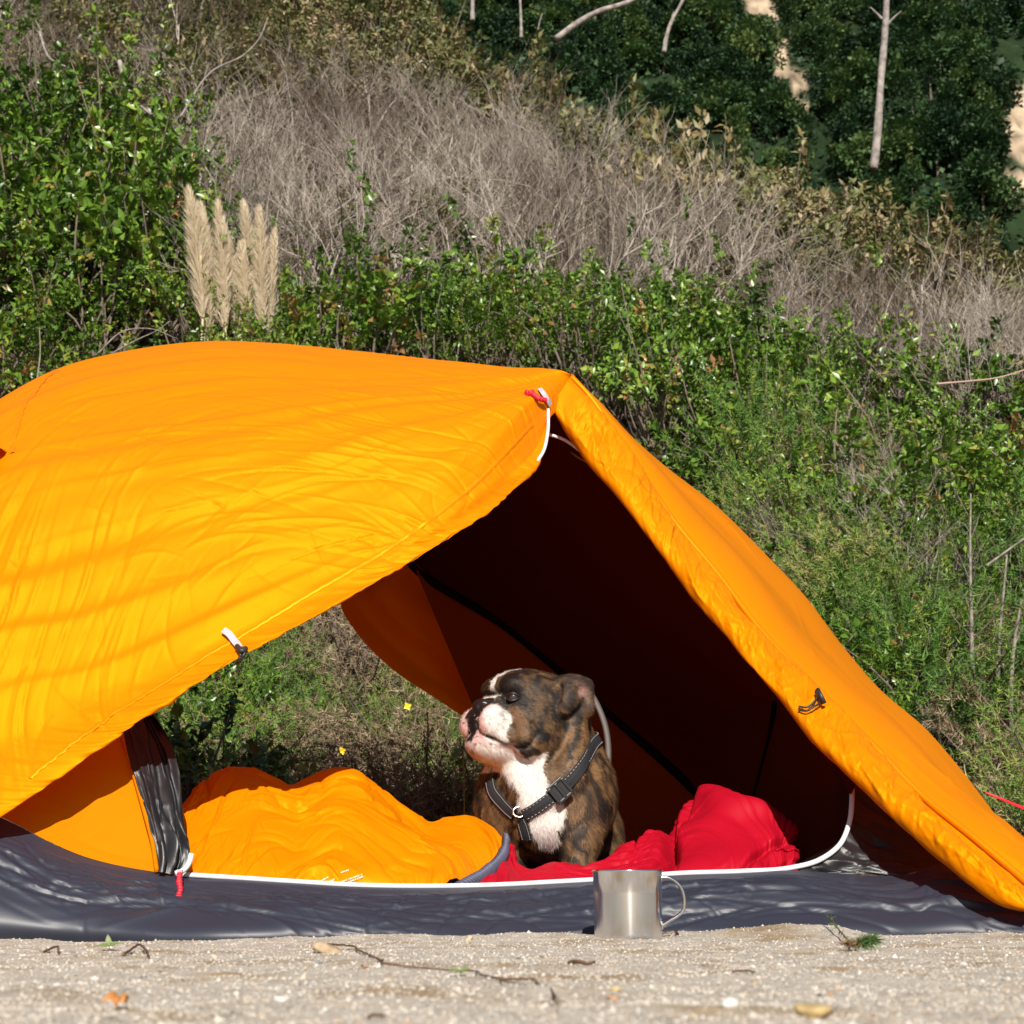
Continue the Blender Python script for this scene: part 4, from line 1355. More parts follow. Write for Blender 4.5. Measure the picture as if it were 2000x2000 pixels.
# red lining turned out to the right, with the puffed hood at its end
rt = [(985, 1636, 2.63), (998, 1660, 2.60), (1012, 1690, 2.57), (1040, 1702, 2.56), (1075, 1690, 2.57), (1110, 1697, 2.57), (1150, 1702, 2.57), (1168, 1690, 2.58), (1210, 1666, 2.62), (1250, 1650, 2.66), (1258, 1630, 2.70), (1300, 1612, 2.74), (1330, 1585, 2.78), (1362, 1560, 2.80), (1390, 1550, 2.80),
      (1420, 1548, 2.79), (1462, 1560, 2.77), (1500, 1578, 2.74), (1530, 1610, 2.70), (1550, 1650, 2.64), (1558, 1690, 2.58), (1556, 1725, 2.53)]
rb = [(x, y + 70, Y + .14) for x, y, Y in rt]
r1 = [(988, 1660, 2.60), (1020, 1706, 2.535), (1075, 1704, 2.53), (1150, 1714, 2.53), (1210, 1690, 2.57), (1262, 1665, 2.62), (1330, 1620, 2.67), (1390, 1585, 2.68), (1440, 1590, 2.66), (1490, 1612, 2.63), (1525, 1650, 2.59), (1540, 1690, 2.55), (1542, 1725, 2.52)]
r2 = [(972, 1702, 2.50), (1020, 1716, 2.50), (1075, 1716, 2.495), (1150, 1722, 2.49), (1210, 1706, 2.52), (1270, 1690, 2.54), (1330, 1665, 2.57), (1390, 1640, 2.58), (1440, 1640, 2.57), (1480, 1655, 2.55), (1510, 1690, 2.53), (1520, 1725, 2.50)]
r3 = [(930, 1732, 2.44), (1020, 1738, 2.45), (1150, 1738, 2.45), (1270, 1725, 2.46), (1390, 1710, 2.47), (1470, 1715, 2.47), (1510, 1745, 2.46)]
r4 = [(900, 1770, 2.44), (1150, 1780, 2.44), (1390, 1780, 2.45), (1500, 1785, 2.46)]
G = loft([PP(c) for c in (rb, rt, r1, r2, r3, r4)], 330, 160)
u, v = guv(G)
nn = gnormals(G)
if nn[80, 235, 1] > 0:
    nn = -nn
U = np.concatenate([np.zeros((G.shape[0], 1)), np.cumsum(np.linalg.norm(np.diff(G, axis=1), axis=2), axis=1)], 1)
Vv = np.concatenate([np.zeros((1, G.shape[1])), np.cumsum(np.linalg.norm(np.diff(G, axis=0), axis=2), axis=0)], 0)
umax = U.max()
d = .007 * n2(U - .5 * Vv, Vv, 8, 7, 3, 2) + .0014 * n2(U + .4 * Vv, Vv, 26, 14, 5, 2)
d = d + creases(U, Vv, 200, 71, .0045, .0055, .07, ang=.9, spread=.5, box=(0, umax * .6, .05, .5)) * (1 - .7 * smooth(.55, .7, u))
d = d + creases(U, Vv, 200, 72, .0028, .0045, .07, ang=1.9, spread=.6, box=(umax * .35, umax, .05, .6))
for (a, b, s_, A) in [(.50, .25, .020, -.030), (.56, -.15, .018, -.018), (.86, .05, .012, -.012), (.93, .06, .008, -.008)]:      # deep quilted tucks
    d = d + A * np.exp(-((u - a - b * (v - .4)) / s_) ** 2) * smooth(.15, .3, v)
d = d + .022 * np.exp(-((v - .40 - .08 * np.sin(u * 20)) / .07) ** 2) * smooth(.5, .6, u) * (1 - smooth(.8, .9, u))
d = d * smooth(.0, .30, v) * (1 - .8 * smooth(.90, 1.0, u))
RG = G + nn * d[..., None]
sheet('red_lining', RG, BAGR, bag)
tube('red_seam', BG[0, :1] * 0 + spline(RG[32:96, 292], 60) + np.array([0, -.003, .0]), .0022, BAGR, bag, sides=6)

# grey webbing strap hanging inside behind the dog
WEBT = mat('inner_door_tape', (.10, .085, .08), rough=.7, noise=(1200, .2))
c = spline(PP([(1140, 1335, 3.0), (1165, 1375, 2.98), (1182, 1420, 2.96), (1188, 1465, 2.94), (1186, 1510, 2.92), (1180, 1560, 2.9)]), 50)
t_ = np.gradient(c, axis=0)
t_ /= np.linalg.norm(t_, axis=1, keepdims=True)
s_ = np.cross(t_, [0, -1, .1])
s_ /= np.linalg.norm(s_, axis=1, keepdims=True)
ring = np.stack([c + s_ * .0065, c + [0, -.0015, 0], c - s_ * .0065, c + [0, .0015, 0]], 1)
mesh_obj('rear_door_tape', ring.reshape(-1, 3), grid_faces(50, 4, close_u=True), WEBT, tent)

# ------------------------------------------------------------------ steel mug
MUG = mat('polished_steel', (.80, .80, .82), rough=.15, metal=1.0)
_b = MUG.node_tree.nodes['Principled BSDF']
_b.inputs['Anisotropic'].default_value = .9
_b.inputs['Anisotropic Rotation'].default_value = .25
_t = MUG.node_tree.nodes.new('ShaderNodeTangent')
_t.direction_type = 'RADIAL'
_t.axis = 'Z'
MUG.node_tree.links.new(_t.outputs[0], _b.inputs['Tangent'])
mc = P(1227.5, 1834, 2.10)
mc[2] = 0.0
R_m, H_m = .0455, .0905
prof = [(.0, .004), (R_m - .008, .0035), (R_m - .005, .001), (R_m - .002, .001), (R_m - .0004, .004), (R_m, .008), (R_m + .0004, .03), (R_m + .0008, .06), (R_m + .001, H_m - .003), (R_m + .0022, H_m - .002), (R_m + .0026, H_m - .0005),
        (R_m + .0018, H_m + .0006), (R_m + .0005, H_m), (R_m - .0002, H_m - .003), (R_m - .0004, .06), (R_m - .0008, .02), (R_m - .003, .006), (R_m - .008, .0045), (.0, .0045)]
def lathe(prof, c, k=96):
    th = np.linspace(0, 2 * np.pi, k, endpoint=False)
    p = np.array(prof)
    G_ = np.stack([p[:, 0:1] * np.cos(th), p[:, 0:1] * np.sin(th), p[:, 1:2] * np.ones(k)], -1) + c
    return G_.reshape(-1, 3), grid_faces(len(p), k, close_u=True)
mug = empty('steel_mug', tuple(mc), label='polished stainless steel camping mug standing on the sand', category='mug')
vv_, ff_ = lathe(prof, mc)
mesh_obj('cup', vv_, ff_, MUG, mug)
hx = R_m + .0005
hp = spline(mc + np.array([(hx - .002, 0, .081), (hx + .006, 0, .0815), (hx + .016, 0, .078), (hx + .025, 0, .070), (hx + .0295, 0, .058), (hx + .0300, 0, .046), (hx + .0285, 0, .038), (hx + .022, 0, .032), (hx + .010, 0, .025), (hx - .002, 0, .0175)]), 60)
parts = []
for q in (-1, 1):
    parts.append(tube_geo(hp + np.array([0, q * .0040, 0]), .0021, 10))
t_ = np.gradient(hp, axis=0)
t_ /= np.linalg.norm(t_, axis=1, keepdims=True)
no = np.cross(t_, [0, 1, 0])
ring = np.stack([hp + [0, -.004, 0] + no * .0008, hp + [0, .004, 0] + no * .0008, hp + [0, .004, 0] - no * .0008, hp + [0, -.004, 0] - no * .0008], 1)
parts.append((ring.reshape(-1, 3), [grid_faces(60, 4, close_u=True)]))
vv_, ff_ = merge(parts)
WIRE = mat('handle_steel', (.60, .60, .62), rough=.16, metal=1.0)
mesh_obj('handle', vv_, ff_, WIRE, mug)
for zc in (.081, .0185):
    a = mc + np.array([hx - .001, 0, zc])
    b_, f_b = box_geo(a, (.0012, 0, 0), (0, .0075, 0), (0, 0, .005))
    mesh_obj('handle_bracket', b_, f_b, WIRE, mug, smooth_shade=False)

# ------------------------------------------------------------------ small things on the sand
def ground_at(px, py):
    """sand under a photo pixel"""
    Ys = np.linspace(.5, 2.3, 900)
    dx, dy = (px - 1000.0) / FPX, (1000.0 - py) / FPX
    d_ = np.array([dx, CT - dy * ST, ST + dy * CT])
    q = np.array([0, 0, CAMZ]) + d_[None] * (Ys / d_[1])[:, None]
    gz = ground_z(q[:, 0], q[:, 1])
    k_ = np.nonzero(q[:, 2] < gz)[0]
    k_ = k_[0] if len(k_) else 800
    return np.array([q[k_, 0], q[k_, 1], gz[k_]])
ico_v, ico_f = sphere_geo(np.zeros(3), 1.0, None, 14, 9)
def stone(px, py, wpx, hpx, col, label, seed, flat=.6, yaw=0, rough=.8):
    g_ = ground_at(px, py)
    s_ = g_[1] / FPX
    r_ = np.random.default_rng(seed)
    v_ = ico_v.copy()
    for _ in range(14):                     # chip flat faces off
        nv = r_.normal(size=3)
        nv /= np.linalg.norm(nv)
        dd = v_ @ nv
        lim = r_.uniform(.45, .80)
        v_ = v_ - np.clip(dd - lim, 0, None)[:, None] * nv
    v_ = v_ + .05 * np.stack([vnoise(v_ * 2.5 + seed, q) for q in range(3)], 1)
    v_ = v_ * np.array([wpx / 2 * s_, wpx / 2 * s_ * .8, hpx / 2 * s_])
    c_, n_ = math.cos(yaw), math.sin(yaw)
    v_ = v_ @ np.array([[c_, 0, -n_], [0, 1, 0], [n_, 0, c_]])
    v_ = v_ + g_ + np.array([0, wpx / 2 * s_ * .4, hpx / 2 * s_ * .25])
    m_ = mat('stone', col, rough=rough, noise=(90, .35), bump=(260, .5, .001))
    o_ = mesh_obj('stone', v_, ico_f, m_)
    return tag(o_, label, 'stone')
stone(642, 1862, 70, 32, (.40, .29, .18), 'flat tan stone lying against the edge of the groundsheet', 3, yaw=.25)
stone(618, 1882, 22, 12, (.18, .18, .20), 'small bluish grey pebble beside the flat tan stone', 4)
stone(712, 1892, 16, 8, (.36, .15, .07), 'tiny rust-coloured pebble just below the long dry root', 5)
stone(916, 1838, 18, 22, (.42, .33, .22), 'little pointed beige stone at the lip of the sand', 6)
stone(1422, 1968, 42, 36, (.50, .50, .47), 'pale greyish white rounded stone half sunk in sand', 7)
stone(1590, 1990, 90, 60, (.40, .29, .13), 'large yellow-brown stone half buried in the sand', 8)
stone(1197, 1955, 26, 18, (.36, .22, .13), 'reddish brown stone in the sand in front of the mug', 9)
stone(1202, 1937, 26, 16, (.44, .33, .17), 'ochre pebble touching a reddish brown stone', 10)
stone(1638, 1972, 24, 16, (.16, .16, .18), 'dark grey pebble near the large yellow-brown stone', 11)
stone(1602, 1948, 12, 10, (.10, .09, .09), 'small black pebble above the large yellow-brown stone', 12)
stone(1708, 1986, 14, 12, (.20, .12, .09), 'small dark brown pebble on the open sand', 13)
stone(1475, 1921, 14, 8, (.40, .26, .12), 'tiny ochre pebble on the sand behind the white stone', 14)
stone(1623, 1941, 14, 9, (.46, .20, .07), 'tiny orange pebble near the small black pebble', 15)
stone(545, 1955, 34, 16, (.66, .63, .58), 'whitish pebble on bare sand left of the root', 16)
stone(85, 1860, 26, 12, (.30, .24, .18), 'brownish pebble by the left end of the groundsheet', 17)
stone(958, 1912, 14, 8, (.45, .44, .42), 'tiny pale grey pebble next to the seedling on the root', 18)
stone(1655, 1955, 12, 9, (.55, .52, .47), 'tiny cream pebble near the dark grey pebble', 19)
# scrap of orange litter
g_ = ground_at(228, 1972)
s_ = g_[1] / FPX
t_ = np.linspace(0, 1, 12)
base_ = np.stack([g_[0] + (t_ - .5) * 44 * s_, g_[1] + .006 * np.sin(t_ * 5), g_[2] + .003 + (.5 - t_) * 10 * s_ * 0 + .002 * np.sin(t_ * 9)], 1)
G = np.stack([base_ + [0, -.005, 0], base_ + [0, 0, .004], base_ + [.002, .005, .001]])
o = sheet('dry_leaf', G, mat('orange_leaf', (.46, .19, .045), rough=.7, noise=(200, .4)))
tag(o, 'curled orange-brown dry leaf scrap lying on the sand', 'leaf')
# long dry root and other twigs
BARK = mat('twig_bark', (.11, .060, .035), rough=.85, noise=(300, .5))
def twig(pts, r, label, cat='twig', name='twig', lift=.0015, side=()):
    q = np.array([ground_at(a, b) + [0, 0, lift + l] for a, b, l in pts])
    p_ = spline(q, 70)
    p_ += np.stack([vnoise(p_ * 70, s0) for s0 in (1, 2, 3)], 1) * np.array([.001, .001, .0005])
    parts = [tube_geo(p_, r * (1 - .5 * np.linspace(0, 1, 70)), 6)]
    for sp in side:
        q2 = spline(np.array([ground_at(a, b) + [0, 0, lift + l] for a, b, l in sp]), 24)
        parts.append(tube_geo(q2, r * .7 * (1 - .6 * np.linspace(0, 1, 24)), 5))
    v_, f_ = merge(parts)
    return tag(mesh_obj(name, v_, f_, BARK), label, cat)
twig([(622, 1853, .004), (670, 1854, .003), (700, 1861, .001), (745, 1878, 0), (800, 1892, 0), (850, 1898, 0), (900, 1899, .0), (930, 1902, 0), (960, 1913, 0), (990, 1917, 0), (1020, 1916, .0), (1050, 1926, 0), (1078, 1940, .0), (1082, 1952, 0), (1078, 1970, 0)], .0011,
     'long thin dry root trailing across the sand', 'root', 'dry_root', side=([(970, 1914, 0), (1000, 1925, 0), (1030, 1929, 0)], [(1080, 1945, 0), (1090, 1970, 0), (1088, 1985, 0)]))
twig([(720, 1992, 0), (726, 1988, 0), (740, 1990, 0), (750, 1992, 0)], .0012, 'short dark twig below the long dry root')
twig([(1110, 1884, 0), (1130, 1885, .001), (1150, 1886, 0), (1163, 1883, 0)], .0024, 'short blackened twig on the sand in front of the mug')
twig([(240, 1868, 0), (255, 1862, .002), (270, 1856, .004), (285, 1862, .002), (290, 1870, .0)], .0016, 'curled brown rootlet beside the two-leaved seedling', side=([(275, 1858, .004), (288, 1866, .002), (286, 1876, 0)],))
twig([(85, 1862, 0), (100, 1858, .002), (114, 1866, 0)], .0014, 'small dark rootlet by the brownish pebble')
twig([(1292, 1826, 0), (1312, 1824, .002), (1322, 1818, .006)], .0010, 'tiny brown twig at the foot of the mug handle')
twig([(1430, 1902, 0), (1450, 1901, 0), (1475, 1903, 0)], .0010, 'tiny brown stick lying on open sand')
# seedlings and the gorse sprig
LEAFG = mat('seedling_leaf', (.17, .22, .07), rough=.5, trans=.25)
def leaf_geo(base, d_, up_, L_, W_, fold=.25, k=5):
    d_ = np.asarray(d_, float)
    d_ /= np.linalg.norm(d_)
    s_ = np.cross(d_, up_)
    s_ /= np.linalg.norm(s_) + 1e-9
    n_ = np.cross(s_, d_)
    t_ = np.linspace(0, 1, k)
    w_ = np.sin(np.pi * t_ ** .8) * W_ + .0002
    c_ = base + d_ * (t_ * L_)[:, None] + n_ * (-.35 * L_ * t_ ** 2)[:, None]
    G_ = np.stack([c_ - s_ * w_[:, None] + n_ * (w_ * fold)[:, None], c_, c_ + s_ * w_[:, None] + n_ * (w_ * fold)[:, None]], 0)
    return G_.reshape(-1, 3), [grid_faces(3, k)]
def seedling(px, py, s_, dirs, label):
    g_ = ground_at(px, py)
    r_ = empty('seedling', tuple(g_), label=label, category='seedling')
    tube('stem', np.array([g_ + [0, 0, -.004], g_ + [.001, 0, .004 * s_], g_ + [0, 0, .008 * s_]]), .0008 * s_, LEAFG, r_, sides=6)
    for dd in dirs:
        v_, f_ = leaf_geo(g_ + [0, 0, .007 * s_], dd, np.array([0, -.6, .8]), .016 * s_, .0042 * s_)
        mesh_obj('leaf', v_, f_, LEAFG, r_)
seedling(212, 1858, .75, [(-.15, -.1, 1), (.8, -.2, .45), (-.6, -.3, .2)], 'pale green two-leaved seedling sprouting beside the groundsheet')
seedling(898, 1908, .5, [(-.8, -.2, .4), (.8, -.1, .5), (.1, -.6, .15)], 'tiny pale seedling growing beside the long dry root')
GORSEG = mat('sprig_green', (.075, .14, .035), rough=.6, trans=.1)
GORSEB = mat('sprig_dry', (.22, .13, .07), rough=.8)
sg = ground_at(1668, 1858)
sp = empty('gorse_sprig', tuple(sg), label='small prickly green and brown gorse sprig lying on the sand', category='sprig')
r_ = np.random.default_rng(8)
def needles(path, n_, L_, w_, spread):
    vs = []
    for i in range(n_):
        t = r_.random()
        k_ = t * (len(path) - 1)
        i0 = min(int(k_), len(path) - 2)
        b_ = path[i0] + (path[i0 + 1] - path[i0]) * (k_ - i0)
        ax_n = path[i0 + 1] - path[i0]
        ax_n /= np.linalg.norm(ax_n)
        dd = ax_n * .5 + r_.normal(0, spread, 3)
        dd /= np.linalg.norm(dd)
        s2 = np.cross(dd, r_.normal(size=3))
        s2 /= np.linalg.norm(s2)
        vs.append(np.stack([b_ - s2 * w_, b_ + s2 * w_, b_ + dd * L_ * r_.uniform(.5, 1)]))
    return np.concatenate(vs), np.arange(n_ * 3).reshape(-1, 3)
pA = np.array([ground_at(1616, 1812) + [0, 0, .016], ground_at(1640, 1832) + [0, 0, .010], sg + [-.002, 0, .006]])
tube('stem', pA, .0010, BARK, sp, sides=5, n=12)
v_, f_ = needles(spline(pA, 12), 170, .012, .0007, .6)
mesh_obj('green_needles', v_, f_, GORSEG, sp)
pB = np.array([sg + [-.012, 0, .008], sg + [.004, 0, .007], sg + [.022, -.002, .012]])
v_, f_ = needles(spline(pB[1:], 8), 380, .015, .0008, .8)
mesh_obj('green_needles', v_, f_, GORSEG, sp)
v_, f_ = needles(spline(pB[:2], 8), 160, .012, .0008, .8)
mesh_obj('dry_needles', v_, f_, GORSEB, sp)
# ------------------------------------------------------------------ plants
def leaves_geo(base, d, up, L_, W_, cols, droop=.25, fold=.35):
    """many folded leaves at once -> (V, F, tint)"""
    n_ = len(base)
    d = d / (np.linalg.norm(d, axis=1, keepdims=True) + 1e-9)
    s = np.cross(d, up)
    s /= np.linalg.norm(s, axis=1, keepdims=True) + 1e-9
    nn_ = np.cross(s, d)
    L_ = np.asarray(L_)[:, None]
    W_ = np.asarray(W_)[:, None]
    mid = base + d * L_ * .45 - nn_ * L_ * droop * .2
    tip = base + d * L_ - nn_ * L_ * droop
    a = mid + s * W_ + nn_ * W_ * fold
    b = mid - s * W_ + nn_ * W_ * fold
    V_ = np.stack([base, a, mid, b, tip], 1).reshape(-1, 3)
    o_ = (np.arange(n_) * 5)[:, None, None]
    F_ = (np.array([[0, 1, 2], [0, 2, 3], [1, 4, 2], [2, 4, 3]])[None] + o_).reshape(-1, 3)
    return V_, F_, np.repeat(cols, 5, 0)

def stems_geo(paths, r0, r1, sides=4):
    parts = [tube_geo(p_, np.linspace(r0, r1, len(p_)), sides, cap=False) for p_ in paths]
    return merge(parts)

def rnd_dir(r_, n_):
    v_ = r_.normal(size=(n_, 3))
    return v_ / np.linalg.norm(v_, axis=1, keepdims=True)

SHRUB = mat('shrub_leaf', rough=.36, spec=.5, trans=.10, rnd=.42,
            ramp=[(0, (.030, .068, .010)), (.3, (.075, .155, .016)), (.6, (.130, .235, .024)), (.84, (.23, .31, .04)), (.93, (.27, .20, .05)), (1, (.27, .13, .05))])
OLIVE = mat('olive_leaf', rough=.5, spec=.35, trans=.1, rnd=.3,
            ramp=[(0, (.060, .085, .025)), (.3, (.12, .135, .042)), (.6, (.19, .155, .065)), (.85, (.27, .20, .11)), (1, (.40, .31, .20))])
GORSE = mat('gorse_needle', rough=.6, spec=.3, trans=.12, rnd=.7,
            ramp=[(0, (.050, .120, .022)), (.4, (.125, .235, .040)), (.75, (.25, .31, .06)), (1, (.38, .32, .14))])
DRY = mat('dry_needle', rough=.85, spec=.1, trans=.1, rnd=.3, ramp=[(0, (.14, .10, .060)), (.5, (.28, .21, .135)), (1, (.42, .34, .24))])
STEM = mat('shrub_stem', (.13, .10, .075), rough=.85, noise=(30, .4))
DEADW = mat('dead_wood', rough=.9, spec=.1, rnd=.9, ramp=[(0, (.085, .060, .046)), (.45, (.22, .185, .155)), (1, (.42, .37, .32))])
PALEW = mat('bleached_wood', (.22, .19, .175), rough=.85, noise=(14, .5), bump=(30, .8, .01))
DARKL = mat('far_leaf', rough=.6, spec=.3, trans=.15, rnd=.75,
            ramp=[(0, (.014, .038, .016)), (.4, (.034, .080, .028)), (.75, (.070, .130, .036)), (1, (.14, .19, .05))])

def proto_root(name):
    o_ = bpy.data.objects.new(name, None)
    o_.empty_display_size = .1
    return o_
def proto_part(root, name, V_, F_, m_, cols=None, sm=True):
    o_ = mesh_obj(name, V_, F_, m_, None, cols=cols, link=False, smooth_shade=sm)
    o_.parent = root
    return o_

def broad_shrub(name, seed, R_, H_, n_tips, lpt, LL, m_, lw=.32):
    r_ = np.random.default_rng(seed)
    root = proto_root(name)
    paths, B, D, Up, C = [], [], [], [], []
    for i in range(n_tips):
        a = r_.uniform(0, 6.28)
        rad = R_ * math.sqrt(r_.random())
        hh = H_ * (.25 + .75 * r_.random() ** .7) * math.sqrt(max(.12, 1 - .75 * (rad / R_) ** 2)) * (r_.uniform(1.2, 1.55) if i % 9 == 0 else 1)
        tip = np.array([rad * math.cos(a), rad * math.sin(a), hh])
        base = np.array([r_.normal() * .06, r_.normal() * .06, -.12])
        midp = base * .45 + tip * .55 + r_.normal(size=3) * .07 + np.array([0, 0, .05])
        p_ = spline(np.stack([base, midp, tip]), 7)
        if i % 2 == 0:
            paths.append(p_)
        ax_ = tip - midp
        ax_ /= np.linalg.norm(ax_)
        tone = np.clip(r_.normal(.42, .2), 0, .85)
        nl = int(lpt * r_.uniform(.6, 1.4))
        t = r_.random(nl)
        b_ = tip - ax_ * (t * .20)[:, None] + r_.normal(0, .012, (nl, 3))
        d_ = rnd_dir(r_, nl) * .9 + ax_ * .55 + np.array([0, 0, .15])
        B.append(b_)
        D.append(d_)
        Up.append(np.array([0, -.65, .8]) + r_.normal(0, .42, (nl, 3)))
        cc = np.clip(tone + r_.normal(0, .14, nl), 0, .9)
        dead = r_.random(nl) < .02
        cc[dead] = r_.uniform(.9, 1, dead.sum())
        C.append(cc)
    B, D, Up, C = (np.concatenate(q) for q in (B, D, Up, C))
    L_ = LL * r_.uniform(.6, 1.35, len(B))
    V_, F_, T_ = leaves_geo(B, D, Up, L_, L_ * lw * r_.uniform(.8, 1.2, len(B)), np.repeat(C[:, None], 3, 1))
    proto_part(root, 'foliage', V_, F_, m_, T_)['kind'] = 'stuff'
    sv, sf = stems_geo(paths, .010, .003)
    proto_part(root, 'stems', sv, sf, STEM)
    return root

def needle_bush(name, seed, R_, H_, n_tw, npt, NL, m_, w=.0011, dry_share=.0):
    r_ = np.random.default_rng(seed)
    root = proto_root(name)
    paths, V_, C = [], [], []
    for i in range(n_tw):
        a = r_.uniform(0, 6.28)
        rad = R_ * math.sqrt(r_.random())
        hh = H_ * (.3 + .7 * r_.random()) * math.sqrt(max(.15, 1 - .8 * (rad / R_) ** 2))
        tip = np.array([rad * math.cos(a), rad * math.sin(a), hh])
        base = tip * np.array([.30, .30, .42]) + r_.normal(size=3) * .03
        p_ = spline(np.stack([base, (base + tip) / 2 + r_.normal(size=3) * .04, tip]), 8)
        if i % 7 == 0:
            paths.append(spline(np.stack([np.array([0, 0, -.1]) + r_.normal(size=3) * .03, base * .7 + r_.normal(size=3) * .03, base, tip]), 8))
        k = int(npt * r_.uniform(.6, 1.4))
        t = 1 - r_.random(k) ** 1.4
        j = np.minimum((t * 7).astype(int), 6)
        f = t * 7 - j
        b_ = p_[j] * (1 - f)[:, None] + p_[j + 1] * f[:, None]
        ax_ = (p_[j + 1] - p_[j])
        ax_ /= np.linalg.norm(ax_, axis=1, keepdims=True)
        d_ = rnd_dir(r_, k) + ax_ * .8
        d_ /= np.linalg.norm(d_, axis=1, keepdims=True)
        ln = NL * r_.uniform(.5, 1.5, k)[:, None]
        s_ = np.cross(d_, rnd_dir(r_, k))
        s_ /= np.linalg.norm(s_, axis=1, keepdims=True)
        V_.append(np.stack([b_ - s_ * w, b_ + s_ * w, b_ + d_ * ln], 1).reshape(-1, 3))
        tone = np.clip(r_.normal(.4, .22), 0, 1)
        C.append(np.clip(tone + r_.normal(0, .12, k), 0, 1))
    V_ = np.concatenate(V_)
    C = np.concatenate(C)
    proto_part(root, 'needles', V_, np.arange(len(V_)).reshape(-1, 3), m_, np.repeat(C, 3)[:, None] * np.ones((1, 3)))['kind'] = 'stuff'
    sv, sf = stems_geo(paths, .006, .0018)
    proto_part(root, 'stems', sv, sf, STEM)
    return root

def dead_brush(name, seed, H_, n_main, lean=.25):
    r_ = np.random.default_rng(seed)
    root = proto_root(name)
    main, fine = [], []
    mc, fc = [], []
    def grow(p, d, ln, rad, lvl, tone):
        k = 5
        pts = [p]
        dd = d.copy()
        for _ in range(k - 1):
            dd = dd + r_.normal(0, .13, 3) + np.array([0, 0, .05])
            dd /= np.linalg.norm(dd)
            pts.append(pts[-1] + dd * ln / (k - 1))
        pts = np.array(pts)
        (main if lvl < 2 else fine).append((pts, rad, rad * .55, tone))
        if lvl >= 3:
            return
        for c in range(r_.integers(2, 5) if lvl < 3 else r_.integers(1, 4)):
            t = r_.uniform(.35, 1.0)
            i = min(int(t * (k - 1)), k - 2)
            q = pts[i] + (pts[i + 1] - pts[i]) * (t * (k - 1) - i)
            nd = dd + r_.normal(0, .38, 3) * np.array([1, 1, .6])
            nd /= np.linalg.norm(nd)
            grow(q, nd, ln * r_.uniform(.5, .85), max(.0022, rad * .55), lvl + 1, np.clip(tone + r_.normal(0, .1), 0, 1))
    for _ in range(n_main):
        d_ = np.array([r_.normal() * lean, r_.normal() * lean, 1.0])
        d_ /= np.linalg.norm(d_)
        grow(np.array([r_.normal() * .12, r_.normal() * .12, -.15]), d_, H_ * r_.uniform(.4, .62), r_.uniform(.008, .015), 0, np.clip(r_.normal(.5, .3), 0, 1))
    for nm, lst, sides in (('branches', main, 5), ('twigs', fine, 3)):
        parts, cols = [], []
        for pts, a, b, tone in lst:
            g_ = tube_geo(pts, np.linspace(a, b, len(pts)), sides, cap=False)
            parts.append(g_)
            cols.append(np.full((len(g_[0]), 3), tone))
        v_, f_ = merge(parts)
        proto_part(root, nm, v_, f_, DEADW, np.concatenate(cols))['kind'] = 'stuff'
    return root

def size_word(sc, tilt):
    a = 'low' if sc < .55 else 'mid-sized' if sc < .72 else 'tall' if sc < .95 else 'very tall'
    return a + ('' if False else ' leaning' if abs(tilt[0]) + abs(tilt[1]) > .30 else '')
def beside(pos):
    """the landmark a hillside plant stands behind or next to"""
    x, y = proj(np.array([pos]))[0]
    if y > 1100:
        return ('near the black mesh door' if x < 480 else 'behind the sleeping bag' if x < 760 else 'beside the bulldog' if x < 1200 else 'beside the dead saplings' if x > 1850 else 'next to the sloping tent end')
    if x < 380:
        return 'left of the pampas plumes'
    if x < 620:
        return 'right behind the pampas plumes'
    if x < 1000:
        return 'behind the tent ridge'
    if x < 1300:
        return 'behind the pole tip of the tent'
    if x < 1650:
        return 'behind the rolled tent door'
    return 'towards the bare tree pole'
def place(proto, pos, rz, sc, label, cat, group, tilt=(0, 0)):
    if '{' in label:
        label = label.format(size=size_word(sc, tilt), where=beside(pos))
    o_ = copy_tree(proto)
    o_.location = pos
    o_.rotation_euler = (tilt[0], tilt[1], rz)
    q_ = RNG.uniform(.85, 1.2, 3)
    o_.scale = tuple(sc * q_)
    tag(o_, label, cat, group)
    return o_

def pick(poly, n_, seed, mind, lift=0.0, ymax=22):
    """n_ hillside points whose photo position falls in a polygon, kept apart by mind metres"""
    r_ = np.random.default_rng(seed)
    poly = np.asarray(poly, float)
    lo_, hi_ = poly.min(0), poly.max(0)
    out, tries = [], 0
    while len(out) < n_ and tries < n_ * 40:
        tries += 1
        x, y = r_.uniform(lo_, hi_)
        if inpoly(np.array([x]), np.array([y]), poly)[0] < 0:
            continue
        h = hit_hill(x, y, lift, ymax)
        if h is None:
            continue
        if all(np.hypot(h[0] - q[0], h[1] - q[1]) > mind for q in out):
            out.append(h)
    return out

PB = [broad_shrub('leafy_shrub', 100 + i, .46 + .06 * i, .95 - .1 * i, 74, 32, .036 + .006 * i, SHRUB, .22 + .03 * i) for i in range(3)]
PL = [broad_shrub('leafy_shrub', 110 + i, .55, .95, 76, 30, .046 + .008 * i, SHRUB, .25) for i in range(2)]
PO = [broad_shrub('olive_shrub', 120 + i, .55, .80, 70, 20, .065, OLIVE, .22) for i in range(3)]
PG = [needle_bush('gorse_bush', 130 + i, .38, .52 + .08 * i, 190, 80, .024, GORSE, .0017) for i in range(3)]
PD = [needle_bush('dry_gorse_bush', 140 + i, .34, .42, 130, 66, .026, DRY, .0015) for i in range(2)]
PT = [dead_brush('dead_shrub', 150 + i, 1.35, 8) for i in range(4)]
r_ = np.random.default_rng(77)
rz = lambda: r_.uniform(0, 6.28)

